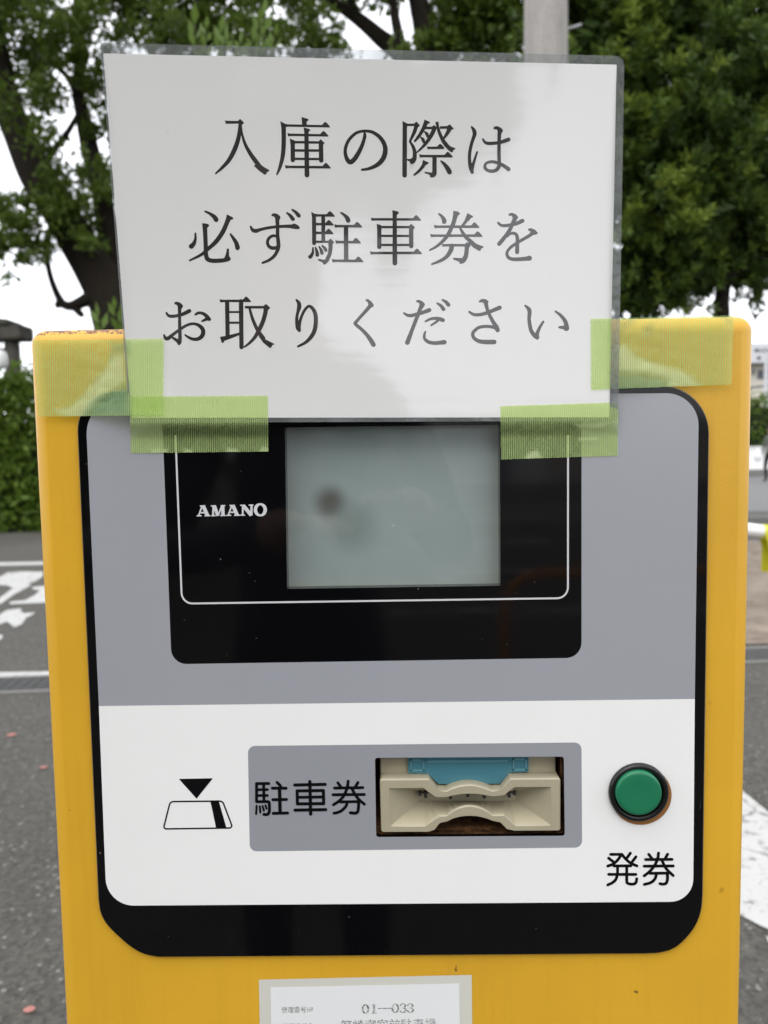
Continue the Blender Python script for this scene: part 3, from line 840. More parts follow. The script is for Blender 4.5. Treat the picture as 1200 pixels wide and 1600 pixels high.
a, b = face(668, 1188.3, YB - 0.0005), face(793, 1190.5, YB - 0.0005); cv.box((a.x, YB - 0.0005, b.z), (b.x, YB + 0.001, a.z), 1)
slotobj(cv, 'blue_cover', [m_blue, m_blue_edge])

# push button
pbn = empty('push_button', (0, 0, 0)); pbn.parent = tm; pbn.location = -tm.location
C0 = face(*BTN); PXM = (face(1000, 1240).x - face(990, 1240).x) / 10
def lathe(name, prof, cen, material, segs=64):
    vv = []; ff = []
    for i, (r, y) in enumerate(prof):
        for k in range(segs):
            a = 2 * math.pi * k / segs
            vv.append((cen.x + r*math.cos(a), y, cen.z + r*math.sin(a)))
    for i in range(len(prof) - 1):
        for k in range(segs):
            k2 = (k+1) % segs; ff.append((i*segs+k, (i+1)*segs+k, (i+1)*segs+k2, i*segs+k2))
    ff.append(tuple((len(prof)-1)*segs + k for k in range(segs)))
    ob = meshobj(name, vv, ff, material, None, True); ob.parent = pbn
    es = ob.modifiers.new('edge', 'EDGE_SPLIT'); es.split_angle = rad(50)
    return ob
R_ = 47.2 * PXM; C0 = face(999.7, 1240.2)
lathe('hole_edge', [(R_, YP - 0.0002), (R_ * 0.995, YP - 0.0004), (R_ * 0.90, YP - 0.0004)], C0, m_brown)
cc = face(999.1, 1239.5, YP - 0.003); cc.y = 0
lathe('button_ring', [(46.3*PXM, YP-0.0004), (46.3*PXM, YP-0.0018), (45*PXM, YP-0.0032), (43*PXM, YP-0.0036), (39*PXM, YP-0.0036), (37*PXM, YP-0.0028), (36.2*PXM, YP-0.0005), (35*PXM, YP-0.0005)], cc, m_ringblack)
c2 = face(999.2, 1240.6, YP - 0.007); c2.y = 0
lathe('button_cap', [(35.2*PXM, YP-0.0006), (35.2*PXM, YP-0.0052), (34.6*PXM, YP-0.0062), (33.2*PXM, YP-0.0068), (30*PXM, YP-0.0070), (20*PXM, YP-0.0069), (8*PXM, YP-0.0067)], c2, m_green)

# numbered sticker
stk = Ink(lambda px, py, o: face(px, py) + Vector((0, -0.00015 - o, 0)))
stk.P([(404.5, 1530.5), (737, 1523), (739, 1705), (408, 1712)])
so_ = stk.build('number_sticker', m_label_edge, tm)
st2 = Ink(lambda px, py, o: face(px, py) + Vector((0, -0.0003 - o, 0)))
st2.P([(422.5, 1542), (717.5, 1536), (720, 1690), (426, 1696)])
st2.build('sticker_paper', m_label, so_)
def text_mesh(txt, px, py, width_px, height_px):
    cu = bpy.data.curves.new('text', 'FONT'); cu.body = txt; cu.size = 1.0; cu.fill_mode = 'FRONT'; cu.resolution_u = 3
    t = bpy.data.objects.new('text', cu); COL.objects.link(t)
    bpy.context.view_layer.update()
    me = bpy.data.meshes.new_from_object(t.evaluated_get(bpy.context.evaluated_depsgraph_get()))
    bpy.data.objects.remove(t, do_unlink=True)
    co = np.array([v.co[:] for v in me.vertices]); mn, mxx = co.min(0), co.max(0)
    out = [((c[0]-mn[0])/(mxx[0]-mn[0])*width_px + px, py - (c[1]-mn[1])/(mxx[1]-mn[1])*height_px) for c in co]
    return out, [tuple(p.vertices) for p in me.polygons]
tx = Ink(lambda px, py, o: face(px, py) + Vector((0, -0.00042 - o, 0)))
for (t_, x_, y_, w_, h_, sl_) in (('管理番号№', 440, 1582, 49, 9.5, -0.012), ('設置場所名', 441, 1608, 48, 9.5, -0.012), ('筥崎宮宮前駐車場', 533, 1611, 148, 18, -0.02)):
    p2, f2 = text_mesh(t_, x_, y_, w_, h_); tx._put([(x, y + (x - x_) * sl_) for x, y in p2], f2)
# serif numerals 01-033, faded
def num0(x, y): tx.S([(x + 4.4*math.cos(t), y + 6.6*math.sin(t), 1.0 + 2.0*abs(math.cos(t))) for t in [2*math.pi*k/28 for k in range(28)]], smooth=False, close=True)
def num3(x, y):
    tx.S([(x-4.2,y-4.2,1.9),(x-2,y-6.5,1.2),(x+1,y-6.6,1.3),(x+3.5,y-4.4,2.4),(x+2.6,y-1.6,1.7),(x-0.8,y-0.4,1.0)]); tx.S([(x-0.8,y-0.4,1.0),(x+3.2,y+0.9,1.8),(x+4.4,y+3.5,2.6),(x+2,y+6.3,1.5),(x-2.4,y+6.4,1.2),(x-4.4,y+4.3,2.0)])
num0(571, 1575.8); tx.Lw(584.5,1568.6,584.6,1582.4,3.2); tx.Lw(581,1582.6,588.5,1582.4,1.2); tx.Lw(581.5,1570.4,584.5,1568.8,1.3)
tx.Lw(590.5,1575,612,1574.6,1.3); num0(617.6, 1574.6); num3(629.8, 1574.4); num3(641.2, 1574.2)
tx.build('sticker_lettering', m_faded, so_)

# ------------------------------------------------------------------ laminated notice
nt_root = empty('laminated_notice', S0, 'white laminated A4 notice in Japanese taped over the top of the yellow machine', 'notice')
PAP = [(161.5, 83.5), (963.5, 101), (952.3, 652), (205.5, 652.8)]
FILM = rounded([(156.5, 66.5), (975.8, 87.5), (965.2, 681), (203, 661.5)], [6, 16, 3, 3], 5)
# right film edge narrows the bottom: keep its outline as in the picture
FILM = rounded([(156.5, 66.5), (975.8, 87.5), (966.0, 657.5), (203.0, 660.8)], [5, 15, 4, 3], 5)
ng = 24; vv = []; ff = []
for j in range(ng + 1):
    for i in range(ng + 1):
        u, v = i / ng, j / ng
        a = Vector(PAP[0]).lerp(Vector(PAP[1]), u); b = Vector(PAP[3]).lerp(Vector(PAP[2]), u); p = a.lerp(b, v)
        vv.append(sheet(p.x, p.y))
for j in range(ng):
    for i in range(ng):
        a = j*(ng+1)+i; ff.append((a, a+ng+1, a+ng+2, a+1))
paper = meshobj('paper', vv, ff, m_paper, nt_root)
fl, tr = fill(FILM, [PAP]); fm = MB(); fm.add([sheet(p.x, p.y) for p in fl], tr)
fm.build('film_border', m_film, nt_root)
k = Ink(lambda px, py, o: sheet(px, py, 0.00004 + o))
K = lambda ox, oy: k.at(ox, oy, 12.0)
K(325,180)  # 入
k.P([(318,92),(345,103),(560,108),(600,68),(676,138),(660,165),(630,185),(565,158),(330,160)])
k.S([(602,170,60),(590,300,70),(565,450,82),(500,640,88),(400,830,80),(280,970,62),(145,1093,32)]).S([(606,170,52),(640,360,44),(700,550,58),(800,730,76),(900,870,86),(965,945,72)],caps=False)
k.P([(930,882),(1050,970),(1150,1030),(1145,1050),(1105,1070),(1088,1110),(1060,1116),(960,1045),(860,950)])
K(425,180)  # 庫
k.P([(553,33),(680,70),(688,92),(650,120),(650,190),(565,190)]).H(250,193,1090,206)
k.P([(155,112),(262,168),(262,240),(175,240)]).S([(217,200,88),(220,450,84),(214,650,82),(188,830,76),(140,1000,58),(92,1112,30)])
k.H(302,367,1058,376).P([(333,436),(430,482),(430,560),(348,560)]).S([(388,500,80),(391,840,84)]).Lw(400,505,890,511,46).P([(868,495),(912,450),(988,520),(960,555),(878,555)]).S([(918,530,82),(923,848,84)])
k.Lw(400,660,890,662,46).Lw(410,817,890,822,44).P([(592,230),(700,258),(720,280),(685,310),(605,330)]).S([(645,290,80),(648,600,82),(656,1120,90)]).H(255,968,1102,974)
K(525,180)  # の
k.S([(528,305,30),(540,380,62),(522,470,66),(470,610,75),(390,760,86),(320,850,90),(262,878,92),(205,820,78),(172,690,66),(195,560,62),(260,440,60),(370,340,58),(480,302,54),(590,298,56),(700,325,64),(820,412,74),(902,535,82),(925,660,90),(890,800,92),(800,910,86),(680,980,68),(570,1012,54),(490,1022,46)])
K(620,180)  # 際
k.P([(105,106),(195,155),(195,240),(112,240)]).S([(150,190,82),(146,1128,86)]).Lw(180,180,340,180,46).P([(318,162),(368,118),(434,190),(400,230),(318,205)])
k.S([(366,195,76),(335,300,70),(290,400,58),(245,492,40)]).S([(248,492,40),(305,590,58),(335,690,72),(335,790,76)])
k.P([(185,818),(260,820),(295,790),(300,755),(374,770),(372,830),(335,895),(285,918),(255,910),(240,870),(190,845)])
k.P([(515,80),(610,120),(624,140),(605,155),(578,165),(555,220),(500,190)]).S([(540,140,70),(508,230,72),(455,330,64),(400,410,56),(340,485,42)]).Lw(530,238,690,238,46).P([(655,218),(697,183),(752,230),(735,285),(652,272)])
k.S([(705,240,78),(680,310,78),(620,420,72),(550,520,62),(460,620,45),(375,697,24)]).S([(520,308,26),(562,348,58),(580,395,56)]).S([(450,412,26),(490,455,62),(505,500,54)])
k.P([(720,138),(745,120),(782,124),(786,190),(745,205)]).S([(760,150,50),(770,230,52),(805,340,60),(865,470,70),(930,560,80),(965,600,68)],caps=False).P([(905,500),(1010,585),(1100,620),(1095,637),(1065,650),(1045,690),(1020,697),(950,640),(870,540)])
k.Lw(805,230,960,227,48).P([(932,207),(995,172),(1070,250),(1030,275),(935,262)]).S([(990,250,82),(950,330,70),(908,395,52),(870,445,34)])
k.P([(565,585),(600,590),(755,587),(795,545),(812,537),(850,560),(892,618),(884,632),(575,634)]).H(432,765,1048,766).S([(708,780,80),(706,1060,82)])
k.P([(520,1060),(660,1075),(668,1020),(747,1020),(747,1100),(715,1150),(665,1170),(630,1165),(618,1120),(575,1095),(530,1090)])
k.P([(490,838),(595,885),(603,900),(570,916),(540,945),(478,900)]).S([(522,895,66),(480,970,62),(410,1050,52),(328,1118,36)]).S([(830,858,28),(880,905,56),(945,985,80),(988,1060,92),(990,1068,84)])
K(720,180)  # は
k.S([(205,222,38),(245,280,70),(260,350,76),(232,440,64),(195,560,62),(168,700,62),(163,830,62),(180,960,74),(212,1070,64)]).S([(212,1075,50),(222,960,60),(260,830,48),(306,690,36)])
k.S([(415,450,34),(455,508,52),(520,528,64),(610,526,62),(720,514,64),(800,490,70),(895,455,76)]).P([(610,242),(630,212),(690,204),(760,240),(792,280),(785,310),(765,340),(690,340),(688,290),(670,265),(622,264)])
k.S([(726,300,74),(718,500,66),(716,700,66),(720,880,66),(718,955,72),(660,1030,66),(570,1048,66),(485,1022,60),(450,965,58),(480,900,54),(570,872,56),(660,884,60),(760,922,64),(840,970,72),(895,1012,80)])
K(285,320)  # 必
k.S([(425,122,34),(510,163,54),(592,222,80),(632,278,92),(632,280,88)]).P([(832,178),(940,232),(960,255),(940,274),(905,285),(885,330),(810,300)]).S([(860,250,82),(828,350,85),(750,520,86),(630,690,82),(500,810,72),(360,930,58),(140,1043,36)])
k.P([(370,343),(480,358),(505,385),(490,410),(465,430),(378,440)]).S([(420,390,88),(430,600,82),(438,800,80),(442,930,82),(470,1015,84),(550,1047,80),(680,1048,80),(800,1036,76),(862,1015,78)]).P([(833,830),(850,815),(873,828),(876,960),(905,1000),(905,1030),(880,1052),(820,1052),(765,1025),(798,970),(822,900)])
k.S([(243,535,34),(243,640,52),(215,725,78),(168,778,94)]).S([(900,548,34),(950,620,58),(1008,712,78),(1034,800,88),(1033,806,86)])
K(380,320)  # ず
k.S([(138,408,36),(180,475,68),(245,488,78),(310,468,62),(450,435,56),(620,412,56),(800,402,62),(930,404,74)]).P([(890,376),(950,350),(1010,370),(1056,410),(1062,435),(1045,457),(980,455),(890,442)])
k.P([(525,200),(540,170),(580,155),(630,165),(690,210),(699,245),(680,285),(676,340),(605,340),(598,250),(570,215),(540,218)]).S([(641,280,72),(645,420,68),(645,560,68),(656,680,72),(662,770,72),(640,860,68),(580,960,62),(480,1040,54),(365,1088,44)])
k.S([(640,588,46),(550,582,54),(480,630,58),(456,700,60),(480,775,62),(550,810,68),(625,800,62),(665,750,60)]).S([(820,150,34),(880,200,62),(928,262,74),(938,270,66)]).S([(920,92,36),(985,140,60),(1038,198,76),(1045,206,68)])
K(475,320)  # 駐
k.P([(136,132),(226,180),(226,260),(150,260)]).S([(187,200,76),(190,718,76)]).H(210,198,578,199).H(215,362,556,364).H(215,526,553,529).Lw(360,200,362,690,72).Lw(200,693,470,693,42)
k.P([(452,678),(495,633),(563,695),(540,740),(456,725)]).S([(498,705,80),(495,820,76),(480,920,72),(440,1015,76)]).P([(253,1025),(280,1015),(390,1030),(420,985),(490,980),(460,1060),(400,1118),(365,1117),(345,1080),(270,1045)])
k.S([(168,805,30),(165,890,48),(135,955,66),(115,975,74)]).S([(215,800,30),(243,880,60),(250,940,70)]).S([(285,785,30),(322,850,58),(338,905,66)]).S([(340,765,30),(388,812,58),(412,855,58)])
k.S([(695,148,34),(755,190,54),(812,250,80),(828,295,84)]).H(580,398,1090,400).Lw(788,400,790,1040,82).H(600,697,1066,699).H(535,1048,1112,1050)
K(568,320)  # 車
k.H(150,272,1080,273).P([(540,100),(640,122),(665,145),(655,167),(625,190),(545,200)]).S([(585,160,80),(586,600,82),(588,1093,90)]).P([(248,353),(338,395),(338,470),(255,470)]).S([(296,410,80),(295,788,82)]).Lw(320,417,860,417,44).P([(848,397),(893,355),(965,420),(935,465),(850,450)]).S([(893,440,82),(894,773,84)]).Lw(310,582,870,582,42).Lw(310,752,870,752,42).H(135,904,1095,900)
K(662,320)  # 券
k.S([(285,168,32),(345,222,60),(383,288,84),(383,318,82)]).P([(553,112),(640,125),(682,158),(672,182),(640,205),(625,260),(550,260)]).S([(596,165,82),(570,300,80),(525,420,76),(450,570,72),(350,690,62),(240,780,50),(118,848,36)])
k.P([(820,155),(915,205),(928,222),(915,240),(885,250),(840,310),(775,265)]).S([(845,220,74),(790,310,58),(720,400,44)]).H(205,410,1045,408).H(135,578,1105,576)
k.S([(680,430,38),(730,520,58),(800,615,68),(870,675,72),(935,725,62)],caps=False).P([(880,655),(1000,735),(1124,782),(1122,797),(1085,817),(1060,862),(1035,863),(930,800),(840,710)])
k.Lw(348,757,800,757,46).P([(768,737),(800,708),(850,705),(882,765),(850,805),(768,785)]).S([(812,770,82),(803,880,80),(785,980,80),(760,1025,80)]).P([(548,1000),(575,992),(720,1000),(745,960),(822,980),(790,1060),(740,1098),(680,1106),(660,1065),(560,1027)]).S([(530,770,88),(505,860,84),(440,960,72),(350,1030,62),(250,1075,50),(155,1112,36)])
K(755,320)  # を
k.S([(280,335,40),(330,380,54),(400,390,60),(500,378,60),(620,352,68),(735,300,78)]).P([(472,187),(490,160),(545,148),(610,175),(654,220),(648,252),(610,300),(550,320),(550,230),(530,205),(482,207)])
k.S([(588,275,80),(552,350,74),(500,465,72),(430,570,70),(360,660,76),(300,732,76)]).S([(450,590,44),(500,545,50),(570,532,54),(622,560,62),(640,625,66),(640,720,70),(636,885,78)])
k.P([(838,470),(850,445),(900,437),(960,460),(1022,515),(1018,547),(960,564),(890,575),(875,530),(890,500),(845,482)]).S([(930,530,66),(850,588,62),(750,645,58),(640,710,58),(530,785,55),(462,860,52),(445,920,56),(472,985,62),(545,1018,66),(650,1020,70),(780,1012,76),(868,1000,94)])
K(245,455)  # お
k.S([(180,405,36),(220,458,54),(300,470,62),(400,455,60),(500,425,68),(610,370,76)]).P([(325,230),(335,205),(380,195),(440,215),(492,265),(485,298),(465,330),(395,330),(390,280),(365,250),(335,248)])
k.S([(428,310,68),(427,500,60),(430,700,64),(435,850,68),(428,960,70)]).P([(265,870),(300,848),(400,900),(410,850),(467,880),(466,960),(428,1017),(400,1007),(370,960)])
k.S([(135,820,34),(160,875,64),(205,887,74),(280,830,62),(400,740,56),(520,660,54),(620,618,52),(710,612,52),(800,648,68),(860,715,78),(868,790,82),(830,860,76),(750,900,66),(660,893,58),(580,855,44),(532,820,34)])
k.S([(725,435,40),(780,408,50),(850,412,56),(920,455,68),(960,510,88),(985,525,66)]).P([(828,555),(905,500),(960,530),(940,552),(862,577),(832,574)])
K(335,455)  # 取
k.H(110,182,688,180).Lw(238,190,248,850,80).S([(500,190,84),(505,800,82),(508,1048,82)]).Lw(270,390,470,390,38).Lw(270,590,470,590,42).P([(105,855),(210,838),(472,773),(472,822),(290,895),(185,932),(180,955),(155,973),(133,960)])
k.Lw(572,300,940,300,48).P([(918,280),(967,236),(1047,310),(1018,348),(918,330)]).S([(967,315,86),(950,430,82),(905,580,80),(840,720,80),(760,860,66),(660,970,52),(565,1043,34)])
k.S([(658,310,44),(685,420,52),(735,570,60),(815,740,70),(890,850,82),(935,905,70)],caps=False).P([(885,825),(960,905),(1122,985),(1118,1002),(1085,1012),(1060,1064),(1035,1062),(920,970),(835,855)])
K(430,455)  # り
k.S([(400,165,42),(442,220,70),(450,295,82),(425,390,60),(405,500,60),(410,610,70),(430,690,86),(452,735,64)]).S([(455,735,50),(455,610,60),(500,460,52),(560,345,54),(635,280,54),(710,335,68),(755,440,78),(762,580,80),(735,740,80),(670,860,74),(570,960,60),(430,1035,42)])
K(530,455)  # く
k.P([(490,165),(505,148),(545,150),(600,190),(650,255),(640,287),(600,312),(540,300),(545,235),(525,195),(495,182)]).S([(580,275,74),(510,358,66),(400,480,60),(322,570,62),(298,603,62),(332,642,62),(420,715,64),(520,820,72),(600,930,86),(643,1003,86)])
K(620,455)  # だ
k.S([(135,410,38),(190,445,54),(260,457,64),(360,435,66),(470,405,68),(610,353,78)]).P([(357,190),(375,168),(420,160),(490,195),(529,240),(520,272),(485,325),(410,325),(425,240),(400,212),(365,205)]).S([(452,290,74),(410,410,72),(350,560,70),(285,730,72),(198,963,88)])
k.S([(540,565,38),(620,525,50),(720,508,58),(820,525,74),(865,543,74)]).S([(775,545,50),(720,590,44),(645,638,36)]).S([(535,760,34),(516,820,46),(522,890,56),(592,950,66),(700,972,70),(800,966,74),(892,955,84)])
k.S([(760,225,36),(830,275,62),(876,335,74)]).S([(855,160,36),(920,200,62),(968,255,74)])
K(715,455)  # さ
k.S([(220,388,40),(300,435,58),(400,440,62),(520,415,66),(640,370,70),(790,308,78)]).P([(395,192),(420,160),(470,142),(530,150),(580,185),(570,240),(578,300),(510,300),(490,225),(470,207),(400,210)]).S([(537,260,74),(560,350,64),(600,450,64),(670,580,72),(725,670,88),(750,728,84)])
k.S([(752,735,56),(700,685,64),(620,665,60),(500,660,58),(390,685,60),(305,755,62),(283,812,64),(312,882,66),(400,935,74),(520,952,84),(685,952,88)])
K(805,455)  # い
k.S([(190,272,40),(255,335,76),(270,400,76),(262,500,68),(270,610,70),(300,740,74),(355,820,82),(412,868,80)]).S([(420,870,62),(412,800,70),(455,690,56),(527,570,42)]).S([(757,380,38),(850,450,58),(930,550,74),(962,650,86),(965,700,88)]).P([(805,672),(830,652),(915,645),(960,640),(962,747),(930,737),(900,712),(820,697)])
k.build('lettering', m_toner, nt_root)

# ------------------------------------------------------------------ green tape strips
def inpoly(x, y, poly):
    c = False; j = len(poly) - 1
    for i in range(len(poly)):
        xi, yi = poly[i]; xj, yj = poly[j]
        if (yi > y) != (yj > y) and x < (xj - xi) * (y - yi) / (yj - yi) + xi: c = not c
        j = i
    return c
def pdist(x, y, poly):
    d = 1e9
    for i in range(len(poly)):
        ax, ay = poly[i-1]; bx, by = poly[i]; vx, vy = bx-ax, by-ay
        t = max(0, min(1, ((x-ax)*vx + (y-ay)*vy) / (vx*vx+vy*vy+1e-9)))
        d = min(d, math.hypot(x-ax-t*vx, y-ay-t*vy))
    return d
def soft(x, y, poly, s):
    d = pdist(x, y, poly); d = d if inpoly(x, y, poly) else -d
    return max(0.0, min(1.0, 0.5 + d / (2*s)))
FQ = [(156.5, 66.5), (975.8, 87.5), (966.0, 657.5), (203.0, 660.8)]
def tape(label, quad, bridge, pale=None, gap_shade=None, soft_px=5, extra=0.0004, step=2.0, ragged=0.5):
    (x0, y0), (x1, y1), (x2, y2), (x3, y3) = quad
    nu = int(max(abs(x1-x0), abs(x2-x3)) / step); nv = int(max(abs(y3-y0), abs(y2-y1)) / step)
    vv = []; ff = []; uvs = []; la = []; lo = []
    for j in range(nv + 1):
        for i in range(nu + 1):
            u, v = i / nu, j / nv
            p = Vector((x0, y0)).lerp(Vector((x1, y1)), u).lerp(Vector((x3, y3)).lerp(Vector((x2, y2)), u), v)
            if j in (0, nv): p.y += random.uniform(-ragged, ragged) * 0.5
            if i in (0, nu): p.x += random.uniform(-0.3, 0.3)
            ins = inpoly(p.x, p.y, FQ); d = 0 if ins else pdist(p.x, p.y, FQ)
            ysheet = sheet(p.x, p.y).y - extra
            ybody = YP - 0.0004 - extra
            t = min(1.0, d / bridge); t = t*t*(3 - 2*t)
            Y = ysheet * (1 - t) + ybody * t
            Y = min(Y, ybody)
            wr = 0.00035 * math.sin(p.x * 0.11 + p.y * 0.05) * math.sin(p.y * 0.13 - p.x * 0.02) * (0.3 + (1 - abs(2*t - 1)))
            vv.append(face(p.x, p.y, Y - abs(wr)))
            uvs.append(((p.x - x0) * 0.4, (p.y - y0) * 0.4))
            la.append(max([soft(p.x, p.y, q, soft_px) for q in pale] or [0]) if pale else 0.0)
            lo.append(max([soft(p.x, p.y, q, soft_px * 1.6) for q in gap_shade] or [0]) if gap_shade else 0.0)
    for j in range(nv):
        for i in range(nu):
            a = j*(nu+1)+i; ff.append((a, a+nu+1, a+nu+2, a+1))
    ob = meshobj('tape_strip', vv, ff, m_tape, None, True)
    me = ob.data; ul = me.uv_layers.new(name='UVMap')
    idx = [me.loops[l].vertex_index for l in range(len(me.loops))]
    ul.data.foreach_set('uv', [c for q in idx for c in uvs[q]])
    for nm, arr in (('lift', la), ('gap_shade', lo)):
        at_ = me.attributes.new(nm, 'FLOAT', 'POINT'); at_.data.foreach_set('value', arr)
    return tag(ob, label, 'tape', 'green tape strips holding the notice')
zl = lambda pts: [(40 + x / 5.217, 500 + y / 5.217) for x, y in pts]
zr = lambda pts: [(910 + x / 4.138, 480 + y / 4.138) for x, y in pts]
tape('green tape strip on the lower left edge of the notice, over the black display', [(202.5, 619.5), (418.5, 618), (419.5, 705.5), (204.5, 708)], 26, extra=0.0003,
     pale=[[(236,702),(262,702),(262,708),(236,708)],[(290,702),(300,703),(300,708),(288,708)],[(356,700),(372,702),(372,708),(352,708)],[(410,699),(420,700),(420,708),(405,706)]], soft_px=3)
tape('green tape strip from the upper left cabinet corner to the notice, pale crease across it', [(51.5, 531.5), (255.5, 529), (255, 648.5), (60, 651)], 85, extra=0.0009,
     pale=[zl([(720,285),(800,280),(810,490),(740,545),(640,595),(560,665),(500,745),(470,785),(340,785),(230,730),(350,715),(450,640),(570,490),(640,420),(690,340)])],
     gap_shade=[zl([(700,190),(835,190),(835,270),(715,275),(695,330)]), zl([(840,520),(740,570),(640,620),(560,700),(510,785),(840,785)])])
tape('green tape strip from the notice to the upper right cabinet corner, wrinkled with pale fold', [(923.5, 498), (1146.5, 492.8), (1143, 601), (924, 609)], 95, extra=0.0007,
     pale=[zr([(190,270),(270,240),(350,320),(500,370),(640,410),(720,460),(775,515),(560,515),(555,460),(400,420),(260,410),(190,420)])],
     gap_shade=[zr([(185,430),(260,420),(400,430),(560,470),(560,530),(185,535)]), zr([(405,120),(440,110),(450,150),(410,185)]), zr([(245,110),(310,75),(330,85),(262,145)]), zr([(910,60),(960,85),(965,105),(935,95)])])
tape('green tape strip along the lower right edge of the notice, creased over grey panel', [(782, 634.5), (966.5, 628.5), (965, 712), (783, 718)], 26, extra=0.0003,
     pale=[[(825,708),(840,703),(846,716),(820,718)],[(900,664),(960,660),(940,668),(905,670)],[(905,685),(932,684),(932,687),(905,688)]], soft_px=3)

# ------------------------------------------------------------------ foliage builders
def quads(name, cen, ax, sd, mats, parent, midx=None):
    """many small leaf faces: centre, long axis and side vectors as arrays"""
    n = len(cen); v = np.empty((n, 4, 3))
    v[:, 0] = cen - ax; v[:, 1] = cen + sd - ax * 0.1; v[:, 2] = cen + ax; v[:, 3] = cen - sd - ax * 0.1
    me = bpy.data.meshes.new(name)
    me.vertices.add(n*4); me.vertices.foreach_set('co', v.reshape(-1))
    me.loops.add(n*4); me.loops.foreach_set('vertex_index', np.arange(n*4, dtype=np.int32))
    me.polygons.add(n); me.polygons.foreach_set('loop_start', np.arange(0, n*4, 4, dtype=np.int32)); me.polygons.foreach_set('loop_total', np.full(n, 4, dtype=np.int32))
    me.update(calc_edges=True)
    o = link(name, me, mats, parent)
    if midx is not None: me.polygons.foreach_set('material_index', midx.astype(np.int32))
    return o
def unit(a): return a / (np.linalg.norm(a, axis=1, keepdims=True) + 1e-9)
def rdir(n): return unit(rng.normal(size=(n, 3)))
def leafcloud(blobs, n, size, aspect=0.45, clump=0.0, nclump=0, flat=0.0):
    """leaves in clumps scattered through ball-shaped volumes (centre, radius, weight)"""
    w = np.array([b[2] for b in blobs], float); w /= w.sum()
    pick = rng.choice(len(blobs), size=nclump, p=w)
    cc = np.array([blobs[i][0] for i in pick]); rr = np.array([blobs[i][1] for i in pick])
    cen = cc + rdir(nclump) * (rr * rng.random(nclump) ** 0.42)[:, None]
    k = rng.integers(0, nclump, n)
    csz = clump * (0.5 + rng.random(nclump))
    p = cen[k] + rdir(n) * (csz[k] * rng.random(n) ** 0.5)[:, None] * np.array([1, 1, 0.7])
    a = rdir(n); a[:, 2] *= (1 - flat); a = unit(a)
    b = unit(np.cross(a, rdir(n)))
    s = size * (0.6 + 0.8 * rng.random(n))
    return p, a * s[:, None], b * (s * aspect)[:, None], k
def blob(px, py, rpx, D, w=None):
    """a ball of foliage at depth D whose size in the picture is rpx"""
    p = at(px, py, D); r = rpx * (p - CAM).length / F
    return (np.array(p), r, (w if w else 1.0) * rpx * rpx)
def limb(mb, pts, D, n=8):
    q = catmull([(x, y, w_) for x, y, w_ in pts], 12); P = []; R = []
    for i, (x, y, w_) in enumerate(q):
        p = at(x, y, D if not callable(D) else D(i / max(1, len(q) - 1))); P.append(p); R.append(w_ / 2 * (p - CAM).length / F)
    mb.tube(P, R, n)
def ground_of(p): return Vector((p.x, p.y, 0))

# big broadleaf tree on the left, 16 m off
D1 = 16.0
t1 = empty('broadleaf_tree', ground_of(at(215, 800, D1)), 'big leaning broadleaf tree with a bare curled branch left of the notice', 'tree')
tb = MB()
limb(tb, [(225,860,110),(215,700,98),(205,560,90),(182,478,78),(150,425,58),(120,375,52),(88,322,48),(58,275,46),(32,215,40),(10,160,36),(-8,90,34),(-20,0,28),(-30,-120,20)], D1, 12)
limb(tb, [(200,500,60),(188,440,40),(172,380,32),(158,300,28),(142,240,25),(129,178,20),(122,140,16),(127,75,15),(121,30,14),(128,-60,12)], D1 + 0.4)
limb(tb, [(120,150,9),(105,120,8),(80,95,7),(50,60,6)], D1 + 0.3); limb(tb, [(60,280,14),(80,240,10),(100,215,8),(122,180,7)], D1 + 0.2)
limb(tb, [(170,462,26),(146,464,22),(128,472,17),(112,478,14),(100,476,13),(92,465,11),(82,442,9),(76,420,8),(73,398,8),(76,372,7.5),(79,350,7)], D1 - 0.3)
limb(tb, [(112,476,13),(122,486,11),(129,494,8)], D1 - 0.3); limb(tb, [(94,470,10),(90,477,9),(93,480,6)], D1 - 0.3)
limb(tb, [(200,520,40),(260,300,34),(300,120,26),(322,40,18),(330,55,15),(318,10,14),(300,-60,12)][:4] + [(305,-60,14)], D1 + 0.8)
limb(tb, [(336,70,16),(330,45,15),(318,15,14),(305,-40,12)], D1 + 0.6)
tb.build('trunk', m_bark, t1, True)
bl = [blob(*b) for b in [(30,40,62,D1),(110,45,55,D1-1),(185,35,48,D1),(60,110,46,D1+1),(150,110,40,D1-0.5),(20,165,34,D1-1,0.8),(80,180,34,D1+1,0.5),(165,190,34,D1,0.6),(70,150,30,D1-1,0.6),
      (60,225,26,D1-1,0.6),(150,270,40,D1-1,0.8),(100,290,40,D1-0.5,1.0),(185,290,30,D1),(60,325,30,D1-0.8,1.1),(20,345,36,D1-1,1.2),(50,375,30,D1-1,0.8),(15,385,26,D1-1,0.7),(110,335,34,D1-0.6,1.1),(150,345,28,D1,0.6),(170,390,26,D1,0.5),
      (140,375,16,D1-0.8,0.8),(50,415,12,D1-1,0.35),(6,432,14,D1-1,0.4),(240,20,48,D1),(300,45,50,D1+1),(350,15,50,D1),(400,45,46,D1-1),(450,20,46,D1+1),(490,60,42,D1),(520,75,30,D1),(535,40,14,D1,0.5),(260,60,40,D1-1),
      (-60,30,80,D1),(-70,150,60,D1),(-60,340,60,D1),(60,-60,80,D1),(200,-60,80,D1),(350,-60,80,D1),(480,-40,50,D1,0.7),(-60,-90,90,D1),(130,-150,90,D1),(330,-160,90,D1),(220,180,60,D1+1),(300,220,80,D1+1,0.6),(400,150,80,D1+1,0.6)]]
p_, a_, s_, _k = leafcloud(bl, 67000, 0.062, 0.5, clump=0.24, nclump=2300)
crown = quads('crown', p_, a_, s_, m_leaf, t1)

